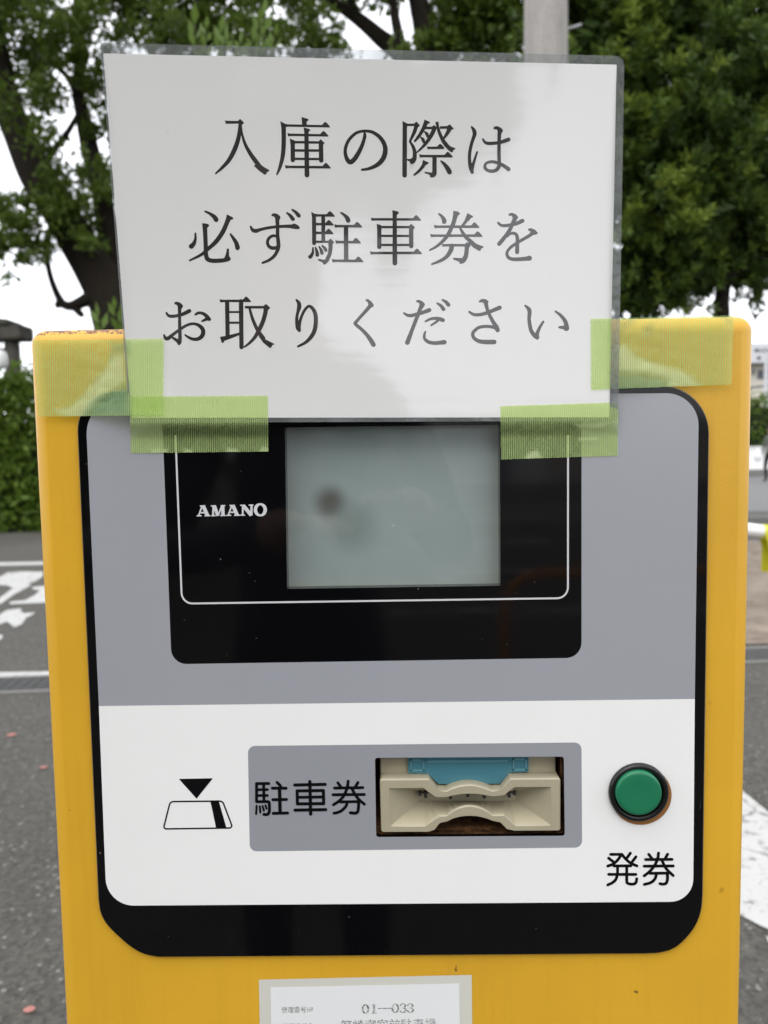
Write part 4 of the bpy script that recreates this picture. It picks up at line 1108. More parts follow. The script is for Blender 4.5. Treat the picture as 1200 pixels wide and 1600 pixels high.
# second tree further back, its dark limbs above the notice
D2 = 19.0
t2 = empty('broadleaf_tree', ground_of(at(650, 800, D2)), 'forked broadleaf tree whose dark limbs show above the top of the notice', 'tree')
tb = MB()
limb(tb, [(665,860,90),(662,600,80),(660,300,60),(668,120,40),(668,70,34),(660,30,28),(650,-20,24),(640,-120,18)], D2, 10)
limb(tb, [(672,220,34),(650,120,30),(625,82,27),(598,62,22),(568,36,18),(535,12,15),(500,-8,13),(440,-60,10)], D2 + 0.3)
limb(tb, [(570,38,11),(556,18,10),(545,-8,9),(530,-60,8)], D2 + 0.3); limb(tb, [(632,90,18),(624,60,15),(617,25,13),(612,-20,11),(600,-80,8)], D2 - 0.2)
limb(tb, [(700,110,8),(712,60,7),(720,30,6),(740,-20,5)], D2)
tb.build('trunk', m_bark, t2, True)
bl = [blob(*b) for b in [(700,40,46,D2),(740,70,46,D2+1),(770,25,46,D2),(800,60,46,D2),(720,-20,50,D2),(690,80,30,D2),(600,-60,60,D2),(540,-70,60,D2,0.6),(800,-40,70,D2),(840,60,40,D2),(640,90,24,D2-1,0.6),(700,180,70,D2,0.6),(620,200,70,D2,0.4),(780,170,80,D2,0.6),(585,85,10,D2,0.5)]]
p_, a_, s_, _k = leafcloud(bl, 17000, 0.095, 0.5, clump=0.38, nclump=900)
quads('crown', p_, a_, s_, m_leaf, t2)

# dense dark evergreen on the right: tufts of narrow leaves
D3 = 9.0
t3 = empty('evergreen_tree', ground_of(at(1128, 800, D3)), 'dense dark evergreen tree with brighter new shoots right of the notice', 'tree')
tb = MB()
limb(tb, [(1120,960,30),(1123,700,27),(1127,520,23),(1128,470,20),(1131,430,20),(1135,300,20),(1140,120,18),(1145,-60,14)], D3, 10)
limb(tb, [(1130,420,12),(1080,360,9),(1020,300,6)], D3); limb(tb, [(1133,330,12),(1180,270,9),(1230,220,6)], D3); limb(tb, [(1128,440,10),(1160,420,8),(1195,400,6)], D3 - 0.2)
tb.build('trunk', m_bark, t3, True)
B3 = [blob(*b) for b in [(1040,60,80,D3),(1120,110,80,D3-0.4),(1180,60,70,D3),(1000,180,70,D3),(1080,220,80,D3-0.5),(1160,260,70,D3),(1010,300,70,D3),(1090,330,80,D3-0.4),(1170,360,60,D3,0.9),(1010,410,70,D3),(1080,415,52,D3),(960,440,60,D3),(1160,425,34,D3,0.7),
      (1010,455,36,D3),(940,250,80,D3),(920,80,80,D3),(900,-20,70,D3),(1000,-30,90,D3),(1120,-50,90,D3),(1230,0,80,D3),(1260,150,90,D3),(1250,300,80,D3),(1245,400,50,D3),(880,180,80,D3+0.6),(880,340,80,D3+0.6),(1215,440,18,D3,0.6),(1185,462,10,D3,0.6),(1000,470,30,D3-0.2),(1050,462,24,D3,1.2),(972,478,24,D3),(1100,436,30,D3-0.2,1.2),(1172,418,30,D3,1.0)]]
nt3 = 11000; nsp = 560
wts = np.array([b[2] for b in B3]); pk = rng.choice(len(B3), nsp, p=wts / wts.sum())
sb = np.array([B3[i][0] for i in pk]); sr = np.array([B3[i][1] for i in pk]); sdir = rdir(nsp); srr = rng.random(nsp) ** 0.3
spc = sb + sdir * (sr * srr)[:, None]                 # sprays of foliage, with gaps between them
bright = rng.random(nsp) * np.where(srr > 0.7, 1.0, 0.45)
ks = rng.integers(0, nsp, nt3)
axis = unit(sdir + np.array([0, -0.3, 0.5]) + rng.normal(size=(nsp, 3)) * 0.3)
tl = rng.random(nt3) - 0.45
tc = spc[ks] + axis[ks] * (tl * 0.42)[:, None] + rng.normal(size=(nt3, 3)) * 0.075
dirs = axis[ks]
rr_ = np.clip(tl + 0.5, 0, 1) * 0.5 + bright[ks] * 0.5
per = 16
tip = unit(dirs + np.array([0, -0.35, 0.75]) + rng.normal(size=(nt3, 3)) * 0.35)
cen = np.repeat(tc, per, 0); up_ = np.repeat(tip, per, 0)
spread = rdir(nt3 * per)
ax = unit(up_ * 0.8 + spread * 0.9)
ln_ = 0.052 * (0.7 + 0.6 * rng.random(nt3 * per))
along = (rng.random(nt3 * per) - 0.3) * 0.11
cen = cen + up_ * along[:, None] + ax * ln_[:, None]
sdv = unit(np.cross(ax, rdir(nt3 * per))) * (ln_ * 0.25)[:, None]
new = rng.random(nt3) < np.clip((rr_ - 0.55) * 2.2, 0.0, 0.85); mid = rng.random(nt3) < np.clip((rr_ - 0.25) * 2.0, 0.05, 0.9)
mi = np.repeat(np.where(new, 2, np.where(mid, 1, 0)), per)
# larger dark leaves added deep inside the crown to block the sky
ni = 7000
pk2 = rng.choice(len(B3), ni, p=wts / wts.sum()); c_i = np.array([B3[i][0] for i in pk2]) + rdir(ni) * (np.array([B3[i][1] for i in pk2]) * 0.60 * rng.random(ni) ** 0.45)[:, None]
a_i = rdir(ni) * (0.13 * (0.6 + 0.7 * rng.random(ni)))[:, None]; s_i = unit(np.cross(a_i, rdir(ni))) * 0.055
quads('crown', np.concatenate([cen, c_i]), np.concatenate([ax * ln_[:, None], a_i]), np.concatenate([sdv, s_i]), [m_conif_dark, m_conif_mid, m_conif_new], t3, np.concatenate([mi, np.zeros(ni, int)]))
# concrete pole in front of the evergreen
D4 = 6.6
pA, pB = at(852, 300, D4), at(855, -300, D4)
po = empty('utility_pole', ground_of(at(852, 800, D4)), 'round grey concrete utility pole behind the top right of the notice', 'pole')
pm = MB(); base = ground_of(at(853, 80, D4)); rr0 = 28.6 * (at(853, 40, D4) - CAM).length / F
pm.tube([base, base + Vector((0, 0, 4.2)), base + Vector((0, 0, 9.0))], [rr0 * 1.06, rr0, rr0 * 0.85], 28)
pm.build('shaft', m_concrete, po, True)
pm = MB(); q0 = at(878, 48, D4); pm.tube([q0, q0 + Vector((0.16, -0.05, 0.02))], 0.012, 8); pm.build('step_bolt', m_galv, po)

# shrub right behind the machine: tall shoots peep over
def shoot(mb, base, tip, nleaf, ll):
    mb.tube([base, base.lerp(tip, 0.5) + Vector((0.01, 0, 0)), tip], [0.006, 0.005, 0.003], 5)
    d = (tip - base).normalized()
    for i in range(nleaf):
        t = 0.55 + 0.45 * i / nleaf; p = base.lerp(tip, t)
        a = i * 2.4; out = Vector((math.cos(a), math.sin(a) * 0.8, 0))
        ax_ = (d * 0.9 + out * (0.75 - 0.4 * (i / nleaf))).normalized(); l = ll * random.uniform(0.7, 1.1)
        s = ax_.cross(Vector((random.uniform(-1, 1), -1, 0.3))).normalized() * l * 0.2
        mb.add([p, p + ax_*l*0.5 + s, p + ax_*l, p + ax_*l*0.5 - s], [(0, 1, 2, 3)], 1)
D5 = 3.4
sh = empty('shrub', ground_of(at(420, 900, D5)), 'shrub of bright pointed leaves behind the machine with shoots above the notice', 'shrub')
for (px, py, bx) in ((303,30,330),(322,38,330),(345,45,345),(352,52,350),(405,25,410),(412,18,412),(430,48,420),(395,58,400),(375,62,380),(178,475,215),(192,488,220),(152,488,205),(212,300,250),(260,250,290),(240,420,260)):
    mb = MB(); t_ = at(px, py, D5 + random.uniform(-0.15, 0.15)); b_ = at(bx, 620, D5); b_.z = max(0.4, t_.z - 0.75)
    shoot(mb, b_, t_, 11, 0.095); mb.build('shoot', [m_bark, m_shoot], sh)
bl = [(np.array(at(x, y, D5)), 0.22, 1) for x, y in ((260,640),(330,560),(420,600),(500,640),(380,700),(300,760),(460,760),(340,460),(420,440),(380,330),(330,330),(380,230),(320,200),(420,180))]
p_, a_, s_, _k = leafcloud(bl, 2600, 0.045, 0.28, clump=0.10, nclump=240)
quads('foliage', p_, a_, s_, m_shoot, sh)
st_ = MB()
for (px, py) in ((330,440),(420,440),(380,330),(320,300),(420,280),(260,640)):
    st_.tube([ground_of(at(380, 900, D5)), at((px+380)/2, (py+900)/2, D5), at(px, py, D5)], [0.03, 0.02, 0.008], 6)
st_.build('stem', m_bark, sh, True)

# hedge on the left behind the road, and a hedge far right
def hedge(name, label, p0, p1, depth, h, n, size, m_, base_z=0.0, top_wave=0.1):
    root = empty(name, (p0 + p1) / 2, label, 'hedge'); d = (p1 - p0); Lg = d.length; u = d.normalized(); w_ = Vector((-u.y, u.x, 0))
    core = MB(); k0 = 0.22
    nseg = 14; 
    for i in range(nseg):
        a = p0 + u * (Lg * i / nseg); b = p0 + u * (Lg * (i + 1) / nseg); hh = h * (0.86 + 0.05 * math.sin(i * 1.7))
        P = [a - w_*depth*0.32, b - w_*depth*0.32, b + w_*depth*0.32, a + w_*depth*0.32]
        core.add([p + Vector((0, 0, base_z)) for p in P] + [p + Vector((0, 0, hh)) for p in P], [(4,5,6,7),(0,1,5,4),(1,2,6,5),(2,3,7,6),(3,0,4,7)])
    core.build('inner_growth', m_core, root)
    t = rng.random(n) * Lg; q = (rng.random(n) - 0.5) * depth; z = base_z + rng.random(n) * (h - base_z)
    shell = rng.random(n); q = np.where(shell < 0.6, -depth / 2 * (0.75 + 0.25 * rng.random(n)), q)
    z = np.where(shell > 0.75, h * (0.88 + 0.12 * rng.random(n)), z)
    bumps = 1 + top_wave * np.sin(t * 2.1) * np.sin(t * 0.7 + 1)
    cen = np.array(p0)[None] + t[:, None] * np.array(u)[None] + q[:, None] * np.array(w_)[None]; cen[:, 2] = z * bumps
    cen += rng.normal(size=(n, 3)) * np.array([0.07, 0.07, 0.11])
    a = rdir(n); b = unit(np.cross(a, rdir(n))); s = size * (0.6 + 0.8 * rng.random(n))
    quads('foliage', cen, a * s[:, None], b * (s * 0.5)[:, None], m_, root)
    return root
hl0, hl1 = gnd(-420, 838), gnd(190, 823)
hedge('hedge', 'clipped green hedge at the left behind the white road lettering', hl0, hl1, 1.3, 2.38, 26000, 0.065, m_hedge, top_wave=0.16)
hr0, hr1 = at(1050, 720, 34), at(1650, 700, 34); hr0.z = hr1.z = 0
hedge('hedge', 'distant dark green hedge behind the white low wall at the right', hr0, hr1, 1.6, 3.6, 9000, 0.10, m_hedge, 0.0)

# stone gate behind the left hedge
D6 = 16.5
sg = empty('stone_gate', ground_of(at(-200, 800, D6)), 'weathered stone gate post and lintel above the left hedge', 'gate')
def px2m(D): return D / F
e0 = at(44, 522, D6); zt = at(20, 508, D6).z; zb = at(20, 533, D6).z
gm = MB(); gm.box((e0.x - 7.0, D6 - 0.30, zb), (e0.x, D6 + 0.30, zt - 0.02)); o_ = gm.build('lintel', m_stone, sg); bevel_mod(o_, 0.06, 3)
gm = MB(); gm.add([(e0.x - 7.2, D6 - 0.36, zt), (e0.x - 0.25, D6 - 0.36, zt - 0.05), (e0.x - 0.25, D6 + 0.36, zt - 0.05), (e0.x - 7.2, D6 + 0.36, zt), (e0.x - 7.2, D6 - 0.36, zt + 0.75), (e0.x - 0.25, D6 - 0.36, zt + 0.08), (e0.x - 0.25, D6 + 0.36, zt + 0.08), (e0.x - 7.2, D6 + 0.36, zt + 0.75)],
       [(0,3,2,1),(4,5,6,7),(0,1,5,4),(1,2,6,5),(2,3,7,6),(3,0,4,7)]); o_ = gm.build('cap_stone', m_stone, sg); bevel_mod(o_, 0.05, 2)
for xx in (at(20, 560, D6).x, at(20, 560, D6).x - 5.0):
    gm = MB(); gm.tube([(xx, D6, 0), (xx, D6, 1.5), (xx, D6, zb + 0.02)], [0.20, 0.175, 0.16], 14); gm.build('post', m_stone, sg, True)
gm = MB(); zz = at(10, 545, D6).z; gm.box((at(20,560,D6).x - 4.9, D6 - 0.12, zz - 0.22), (at(20,560,D6).x - 0.1, D6 + 0.12, zz)); gm.build('tie_beam', m_stone, sg)
lan = empty('paper_lantern', at(1, 545, D6 - 0.6), 'white paper lantern hanging beside the stone gate post', 'lantern')
lm = MB(); c_ = at(0, 562, D6 - 0.6); prof = [(0.05,0.20),(0.12,0.17),(0.15,0.08),(0.155,0),(0.15,-0.08),(0.12,-0.17),(0.05,-0.20)]
vv = []; ff = []
for i, (r, z) in enumerate(prof):
    for k2 in range(16): vv.append(c_ + Vector((r*math.cos(k2*math.pi/8), r*math.sin(k2*math.pi/8), z)))
for i in range(len(prof) - 1):
    for k2 in range(16): ff.append((i*16+k2, i*16+(k2+1) % 16, (i+1)*16+(k2+1) % 16, (i+1)*16+k2))
lm.add(vv, ff); lm.build('shade', m_whitepipe, lan, True)
lm = MB(); lm.tube([c_ + Vector((0,0,0.19)), c_ + Vector((0,0.2,zb - c_.z + 0.02))], 0.012, 6); lm.build('cord', m_dark, lan)

# ------------------------------------------------------------------ things at the right, seen past the machine
def bldg(name, label, root_loc): return empty(name, root_loc, label, 'building')
D7 = 52.0
bd = bldg('shop_building', 'pale low shop building with a grey sign fascia far behind the hedge at right', ground_of(at(1300, 700, D7)))
def wallbox(nm, pa, pb, dy, m_, y0=D7):
    a, b = at(*pa, y0), at(*pb, y0); mb = MB(); mb.box((min(a.x, b.x), y0, min(a.z, b.z)), (max(a.x, b.x), y0 + dy, max(a.z, b.z))); return mb.build(nm, m_, bd)
za = at(1180, 604, D7).z
mb = MB(); xa, xb = at(1040, 600, D7).x, at(1640, 600, D7).x
mb.box((xa, D7, 0), (xb, D7 + 8, at(1180, 570, D7).z)); mb.build('wall', m_wall_cream, bd)
mb = MB(); mb.box((xa - 0.3, D7 - 0.9, at(1180, 569, D7).z), (xb + 0.3, D7 + 8, at(1180, 539, D7).z)); fa = mb.build('fascia', m_fascia, bd)
mb = MB(); yf = D7 - 0.92
for i, (x0, y0, x1, y1) in enumerate([(1179,545,1181,550),(1182,544.5,1184.5,550.5),(1186,545,1187,550),(1188,546,1191,547.3),(1188,549,1191,550.2),(1192.5,544.5,1193.6,550.5),(1195,544.5,1199,546),(1195,548.5,1199,550),(1201,544.5,1202.5,550.5),(1204,545,1208,547)]):
    a, b = at(x0, y0, yf), at(x1, y1, yf); mb.box((a.x, yf, b.z), (b.x, yf + 0.03, a.z))
mb.build('sign_lettering', m_signink, fa)
mb = MB(); a, b = at(1183, 557, yf), at(1189, 562, yf); mb.box((a.x, yf, b.z), (b.x, yf + 0.03, a.z)); mb.build('sign_emblem', m_signink, fa)
for (x0, x1, y0, y1) in ((1176,1179,576,586),(1184,1196,578,592),(1200,1212,578,592),(1150,1166,578,592),(1216,1230,578,592)):
    mb = MB(); a, b = at(x0, y0, D7 - 0.04), at(x1, y1, D7 - 0.04); mb.box((a.x, D7 - 0.04, b.z), (b.x, D7 + 0.05, a.z)); mb.build('window', m_window, bd)
mb = MB(); a = at(1100, 614, 40); b = at(1420, 578, 40)
cb = MB(); cb.tube([a, b], 0.05, 6); o_ = cb.build('awning_pole', m_dark); tag(o_, 'thin black slanting barrier arm above the distant hedge', 'barrier arm')
lw = empty('low_wall', ground_of(at(1300, 720, 32)), 'low white block wall in front of the distant hedge', 'wall')
mb = MB(); a = at(1000, 735, 31.5); b = at(1700, 700, 31.5)
mb.box((a.x, 31.5, 0), (b.x, 31.7, at(1180, 700, 31.5).z)); mb.build('block_wall', m_wall_white, lw)
mb = MB(); mb.box((a.x, 31.46, 0), (b.x, 31.5 - 0.003, 0.3)); mb.build('footing', m_kerbgrey, lw)
mb = MB(); z_ = at(1180, 700, 31.5).z; mb.box((a.x, 31.45, z_), (b.x, 31.75, z_ + 0.06)); mb.build('coping', m_wall_white, lw)
lp = empty('lamp_post', ground_of(at(1196, 700, 36)), 'slim grey lamp post standing in the distant hedge at the right edge', 'lamp post')
mb = MB(); b_ = ground_of(at(1196, 640, 36)); zt_ = at(1195, 560, 36).z; mb.tube([b_, b_ + Vector((0,0,zt_ + 0.1))], [0.11, 0.09], 10); mb.build('pole', m_galv, lp, True)
mb = MB(); mb.tube([b_ + Vector((0,0,zt_+0.1)), b_ + Vector((0.8,0,zt_+0.3))], [0.06, 0.05], 8); mb.box((b_.x+0.7, b_.y-0.1, zt_+0.22), (b_.x+1.3, b_.y+0.1, zt_+0.36)); mb.build('lamp_head', m_galv, lp)
kb = MB(); A2, B2 = gnd(1000, 818), gnd(2200, 812); kb.add([A2, B2, B2 + Vector((0, 0.15, 0)), A2 + Vector((0, 0.15, 0))] + [p + Vector((0, 0, 0.10)) for p in (A2, B2, B2 + Vector((0, 0.15, 0)), A2 + Vector((0, 0.15, 0)))], [(4,5,6,7),(0,1,5,4),(1,2,6,5),(2,3,7,6),(3,0,4,7)])
tag(kb.build('kerb', m_kerbgrey), kind='structure')
rd = MB(); rd.add([gnd(900, 800), gnd(2600, 795), Vector((60, 31.3, 0)), Vector((4, 31.3, 0))], [(0,1,2,3)]); 
for i in range(4): rd.v[i].z = 0.004
m_road = mat('pale_road', (0.215, 0.215, 0.21), 0.9)
def _():
    o = coords(m_road); LK(m_road, mixc(m_road, noise(m_road, 0.6, 5, 0.6, o), (0.10, 0.10, 0.097), (0.16, 0.16, 0.155)), bsdf(m_road).inputs['Base Color'])
_()
tag(rd.build('road', m_road), kind='structure')
# white barrier pipe with a yellow sleeve
D8 = 5.2
br_ = empty('hoop_barrier', ground_of(at(1250, 830, D8)), 'white pipe barrier with a yellow sleeve over the bare soil', 'barrier')
a = at(1090, 821, D8); b = at(1186, 829.5, D8); c = at(1320, 842, D8)
mb = MB(); r = 9 * (b - CAM).length / F
legx = at(1370, 850, D8)
mb.tube([ground_of(a) , a - Vector((0,0,0.12)), a - Vector((-0.03,0,0.03)), a + Vector((0.12,0,0)), b, c - Vector((0.1,0,0)), c + Vector((0.02,0,-0.03)), c - Vector((-0.05,0,0.12)), ground_of(c) + Vector((0.05,0,0))], r, 14)
mb.build('pipe', m_whitepipe, br_, True)
mb = MB(); s0 = at(1191, 831, D8); s1 = at(1240, 834.5, D8)
mb.tube([s0, s1], r * 1.18, 14)
P = [at(1190.5,830,D8), at(1196,856,D8), at(1195,895,D8), at(1262,899,D8), at(1262,836,D8)]
for dy in (-r*1.25, r*1.25): mb.add([p + Vector((0, dy, 0)) for p in P], [(0,1,2,3,4)])
mb.build('yellow_sleeve', m_yellowsleeve, br_, True)

# overhead cables
for i, (pa, pb, lab) in enumerate((((-300, 452, 30), (330, 470, 34), 'upper of two overhead cables in the sky left of the machine'), ((-300, 472, 30), (330, 486, 34), 'lower of two overhead cables in the sky left of the machine'),
                        ((1080, 600, 44), (1260, 420, 30), 'steep overhead cable in the sky above the right corner of the machine'), ((1110, 505, 40), (1330, 503, 40), 'level overhead cable just above the distant shop building'))):
    a, b = at(*pa), at(*pb); mb = MB(); q = [a.lerp(b, t) - Vector((0, 0, 0.35 * 4 * t * (1 - t))) for t in [j / 10 for j in range(11)]]
    mb.tube(q, 0.018, 5); tag(mb.build('overhead_cable', m_cable), lab, 'cable')

# fallen petals on the asphalt
for (px, py, s, lab) in ((18, 1150, 0.021, 'pink fallen petal on the asphalt below the drain, farthest from the machine'), (68, 1201, 0.015, 'small red fallen berry husk on the asphalt close beside the machine'), (46, 1581, 0.013, 'pink fallen petal on the asphalt at the bottom left corner')):
    p = gnd(px, py); mb = MB(); vv = [p + Vector((0, 0, 0.012))]
    for k2 in range(10):
        an = 2*math.pi*k2/10; vv.append(p + Vector((s*math.cos(an)*(1+0.10*math.sin(2*an+1)), s*0.85*math.sin(an), 0.007)))
    mb.add(vv, [(0, 1 + k2, 1 + (k2+1) % 10) for k2 in range(10)]); tag(mb.build('petal', m_petal, None, True), lab, 'petal', 'petals on the asphalt')

# ------------------------------------------------------------------ people
def skin_body(name, joints, edges, mats, parent, paint=None, sub=2):
    me = bpy.data.meshes.new(name); me.from_pydata([j[0] for j in joints], edges, [])
    ob = bpy.data.objects.new(name, me); COL.objects.link(ob)
    sk = ob.modifiers.new('skin', 'SKIN'); sk.use_smooth_shade = True
    lay = me.skin_vertices[0] if len(me.skin_vertices) else None
    if lay is None:
        bpy.context.view_layer.update()
        bpy.context.view_layer.objects.active = ob
        bm = bmesh.new(); bm.from_mesh(me); bm.verts.layers.skin.verify(); bm.to_mesh(me); bm.free()
        lay = me.skin_vertices[0]
    for i, j in enumerate(joints):
        r = j[1]; lay.data[i].radius = (r, r) if not hasattr(r, '__len__') else r
    lay.data[0].use_root = True
    ss = ob.modifiers.new('sub', 'SUBSURF'); ss.levels = sub; ss.render_levels = sub
    dg = bpy.context.evaluated_depsgraph_get(); m2 = bpy.data.meshes.new_from_object(ob.evaluated_get(dg)); m2.name = name
    bpy.data.objects.remove(ob, do_unlink=True)
    ob = link(name, m2, mats, None, True)
    if paint:
        m2.polygons.foreach_set('material_index', [paint(p.center) for p in m2.polygons])
    if parent is not None: ob.parent = parent
    return ob
def person(label, loc, rz, arm_r, arm_l, mats, stride=0.1, hh=1.70, arms_forward=False):
    s = hh / 1.70
    root = empty('person', loc, label, 'person'); root.rotation_euler = (0, 0, rz)
    J = [((0,0,.93),(.15,.11)), ((0,0,1.10),(.135,.10)), ((0,.0,1.28),(.16,.11)), ((0,0,1.41),(.10,.07)), ((0,.01,1.47),(.052,.052)), ((0,.02,1.54),(.075,.085)), ((0,.02,1.61),(.085,.095)), ((0,.01,1.665),(.055,.06)),
         ((.09,stride*.4,.80),.085), ((.10,stride*.7,.48),.058), ((.10,stride*.3,.10),.042), ((.10,stride*.3+.12,.03),.035),
         ((-.09,-stride*.4,.80),.085), ((-.10,-stride*.3,.48),.058), ((-.10,-stride*1.4,.10),.042), ((-.10,-stride*1.4+.12,.03),.035),
         ((.18,0,1.38),.062)] + [(p, r) for p, r in zip(arm_r, (.048,.036,.030))] + [((-.18,0,1.38),.062)] + [(p, r) for p, r in zip(arm_l, (.048,.036,.030))]
    E = [(0,1),(1,2),(2,3),(3,4),(4,5),(5,6),(6,7),(0,8),(8,9),(9,10),(10,11),(0,12),(12,13),(13,14),(14,15),(3,16),(16,17),(17,18),(18,19),(3,20),(20,21),(21,22),(22,23)]
    J = [(tuple(c*s for c in p), tuple(c*s for c in r) if hasattr(r, '__len__') else r*s) for p, r in J]
    hr, hl = Vector(arm_r[2]) * s, Vector(arm_l[2]) * s
    def paint(c):
        if c.z > 1.455*s: return 1
        if (c - hr).length < 0.07 or (c - hl).length < 0.07: return 1
        return 2 if c.z < 0.90*s else 0
    body = skin_body('body', J, E, mats, root, paint)
    # fingers and thumb on each hand
    for hnd, prev in ((hr, Vector(arm_r[1])*s), (hl, Vector(arm_l[1])*s)):
        d = (hnd - prev).normalized(); side = d.cross(Vector((0,0,1)));
        if side.length < 0.1: side = Vector((1,0,0))
        side.normalize(); upv = side.cross(d).normalized(); fb = MB()
        for q in range(4):
            b = hnd + side*(q-1.5)*0.019 + d*0.01; l_ = (0.070,0.080,0.075,0.058)[q]
            fb.tube([b, b + d*l_*0.5 - upv*0.006, b + d*l_*0.85 - upv*0.022], [0.0095,0.0085,0.006], 7)
        b = hnd - side*0.026; fb.tube([b, b - side*0.02 + d*0.025, b - side*0.022 + d*0.05], [0.011,0.0095,0.007], 7)
        f_o = fb.build('fingers', mats[1], None, True); f_o.parent = body
    hb = MB(); prof = [(0.0,0.012),(0.06,0.0),(0.095,-0.05),(0.102,-0.10),(0.085,-0.15),(0.06,-0.175)]; vv = []; ff = []
    for i, (r, z) in enumerate(prof):
        for q in range(18): vv.append(((r*0.93*math.cos(q*math.pi/9))*s, (0.005 + r*1.05*math.sin(q*math.pi/9) - (0.02 if z < -0.05 else 0))*s, (1.735 + z)*s))
    for i in range(len(prof)-1):
        for q in range(18):
            if i >= 2 and 2 <= q <= 6: continue
            ff.append((i*18+q, i*18+(q+1)%18, (i+1)*18+(q+1)%18, (i+1)*18+q))
    hb.add(vv, ff); h_o = hb.build('hair', m_hair, None, True); h_o.parent = body
    yf_ = 0.115
    def feat(nm, pts, rads, mm):
        fc = MB(); fc.tube([Vector(p)*s for p in pts], rads, 8); q = fc.build(nm, mm, None, True); q.parent = body
    for sx in (-1, 1):
        feat('eye', [(sx*0.032-0.012, yf_-0.012, 1.615), (sx*0.032, yf_-0.008, 1.615), (sx*0.032+0.012, yf_-0.012, 1.615)], [0.004,0.007,0.004], m_hair)
        feat('ear', [(sx*0.088,0.02,1.63), (sx*0.098,0.012,1.605), (sx*0.088,0.02,1.575)], [0.010,0.016,0.008], m_skin)
    feat('nose', [(0,yf_-0.008,1.61), (0,yf_+0.008,1.575), (0,yf_-0.006,1.568)], [0.008,0.014,0.010], m_skin)
    feat('mouth', [(-0.024,yf_-0.016,1.535), (0,yf_-0.006,1.533), (0.024,yf_-0.016,1.535)], [0.004,0.007,0.004], m_lips)
    return root
m_lips = mat('lips', (0.30, 0.12, 0.10), 0.5)
pp = gnd(1203, 753)
pd = person('person on the far road in grey green jacket and black trousers with white bag', pp, rad(110), [(.24,.02,1.10),(.23,.10,.86),(.23,.13,.78)], [(-.24,-.02,1.10),(-.25,.10,.92),(-.25,.16,.84)], [m_jacket, m_skin, m_trouser], 0.14, 1.92)
bgp = at(1184.5, 712, pp.y - 0.1)
bgm = MB(); vv = []; ff = []
for i, (r, z) in enumerate([(0.04,0.22),(0.10,0.16),(0.15,0.04),(0.15,-0.08),(0.11,-0.17),(0.03,-0.20)]):
    for q in range(14): vv.append(bgp + Vector((r*math.cos(q*math.pi/7), r*0.6*math.sin(q*math.pi/7), z)))
for i in range(5):
    for q in range(14): ff.append((i*14+q, i*14+(q+1)%14, (i+1)*14+(q+1)%14, (i+1)*14+q))
bgm.add(vv, ff); bgm.tube([bgp + Vector((-0.04,0,0.2)), bgp + Vector((0.02,0,0.34)), bgp + Vector((0.08,0,0.2))], 0.01, 6)
tag(bgm.build('carrier_bag', m_bag, None, True), 'white carrier bag held by the walking person', 'bag')

# ------------------------------------------------------------------ behind the photographer (seen mirrored in glass and film)
ph = empty('phone', (-0.034, -0.497, 1.262), 'dark mobile phone held up in front of the photographer', 'phone')
mb = MB(); mb.box((-0.072, -0.5005, 1.178), (0.006, -0.4925, 1.334)); o_ = mb.build('phone_case', m_phone, ph); bevel_mod(o_, 0.006, 4)
o_ = MB(); o_.box((-0.032, -0.4924, 1.292), (-0.008, -0.4908, 1.326)); o_.build('lens_block', m_phone_lens, ph)
pg = person('person in dark clothes photographing the machine with a phone', Vector((-0.17, -0.98, 0)), 0.0,
            [(.27,.10,1.14),(.23,.32,1.20),(.18,.455,1.25)], [(-.26,.08,1.14),(-.12,.34,1.17),(.05,.455,1.22)], [m_navy, m_skin, m_navy], 0.02, 1.68)
hp = empty('hoop_barrier', (1.5, -3.1, 0), 'orange hoop barrier on the asphalt behind the photographer', 'barrier')
mb = MB(); r = 0.022
mb.tube([(0.50,-3.1,0),(0.50,-3.1,0.52),(0.53,-3.1,0.64),(0.60,-3.1,0.70),(0.72,-3.1,0.72),(2.2,-3.1,0.72),(2.33,-3.1,0.70),(2.4,-3.1,0.62),(2.42,-3.1,0.5),(2.42,-3.1,0)], r, 12)
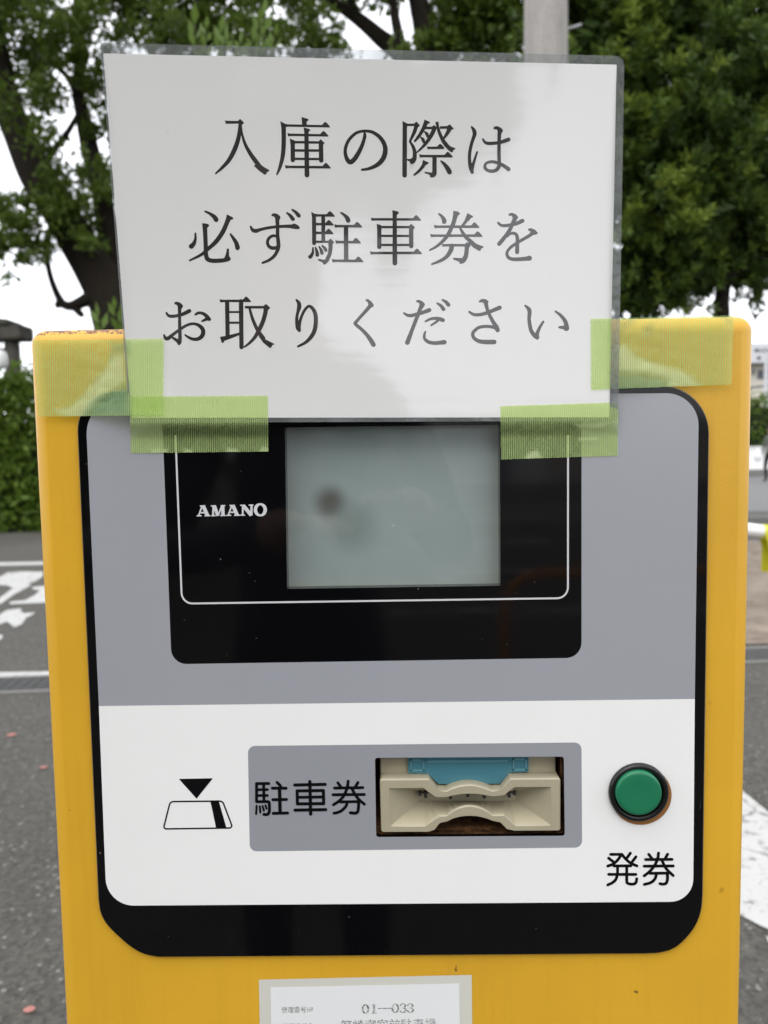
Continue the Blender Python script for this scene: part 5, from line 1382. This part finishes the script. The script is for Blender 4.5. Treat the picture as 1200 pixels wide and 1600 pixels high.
mb.build('pipe', m_orange, hp, True)
b2 = empty('storage_building', (9, -30, 0), 'white low building with open bays across the car park behind the photographer', 'building')
mb = MB(); mb.box((0.3, -36, 0), (24, -30, 2.35)); mb.build('wall', m_wall_white, b2)
mb = MB(); mb.box((-0.1, -36.3, 2.35), (24.4, -29.5, 2.55)); mb.build('roof', m_wall_white, b2)
for x0 in (1.4, 6.0, 10.6, 15.2, 19.8):
    mb = MB(); mb.box((x0, -30.02, 0.1), (x0 + 3.2, -29.98, 1.95)); mb.build('bay_door', m_wall_cream if x0 > 5 else m_galv, b2)
# trees behind, whose crowns darken the upper left of the glossy film
t4 = empty('broadleaf_tree', (-3.5, -9.5, 0), 'broadleaf tree standing behind the photographer at the left', 'tree')
mb = MB(); mb.tube([(-3.5,-9.5,0),(-3.4,-9.5,2.0),(-3.0,-9.4,4.0),(-2.4,-9.2,6.5)], [0.35,0.28,0.22,0.10], 10); mb.tube([(-3.4,-9.5,2.2),(-4.8,-9.0,4.2),(-6.0,-8.8,6.0)], [0.2,0.14,0.06], 8); mb.tube([(-3.1,-9.4,3.6),(-1.2,-8.8,4.9),(0.4,-8.2,5.6)], [0.16,0.12,0.05], 8)
mb.build('trunk', m_bark, t4, True)
B4 = [(np.array(c), r, r**2) for c, r in (((-3.9,-9.1,4.2),1.8),((-2.2,-9.0,4.1),1.6),((-0.9,-8.8,3.9),1.4),((0.2,-8.8,4.0),1.3),((1.0,-8.8,4.25),1.3),((-5.6,-9.2,3.7),1.8),((-3.2,-9,3.3),1.1),((-1.5,-8.8,5.6),1.8),((0.2,-8.6,5.8),1.7),((-3.4,-9,6.4),2.2),((-7.3,-8.8,5.0),2.2),((1.0,-8.6,5.8),1.2),((-1.9,-9,2.8),1.2),((-3.2,-9.1,2.2),1.5),((-4.9,-9.1,2.0),1.7),((-6.6,-9.2,2.2),1.8))]
p_, a_, s_, _k = leafcloud(B4, 21000, 0.18, 0.55, clump=0.5, nclump=950)
quads('crown', p_, a_, s_, m_leaf, t4)
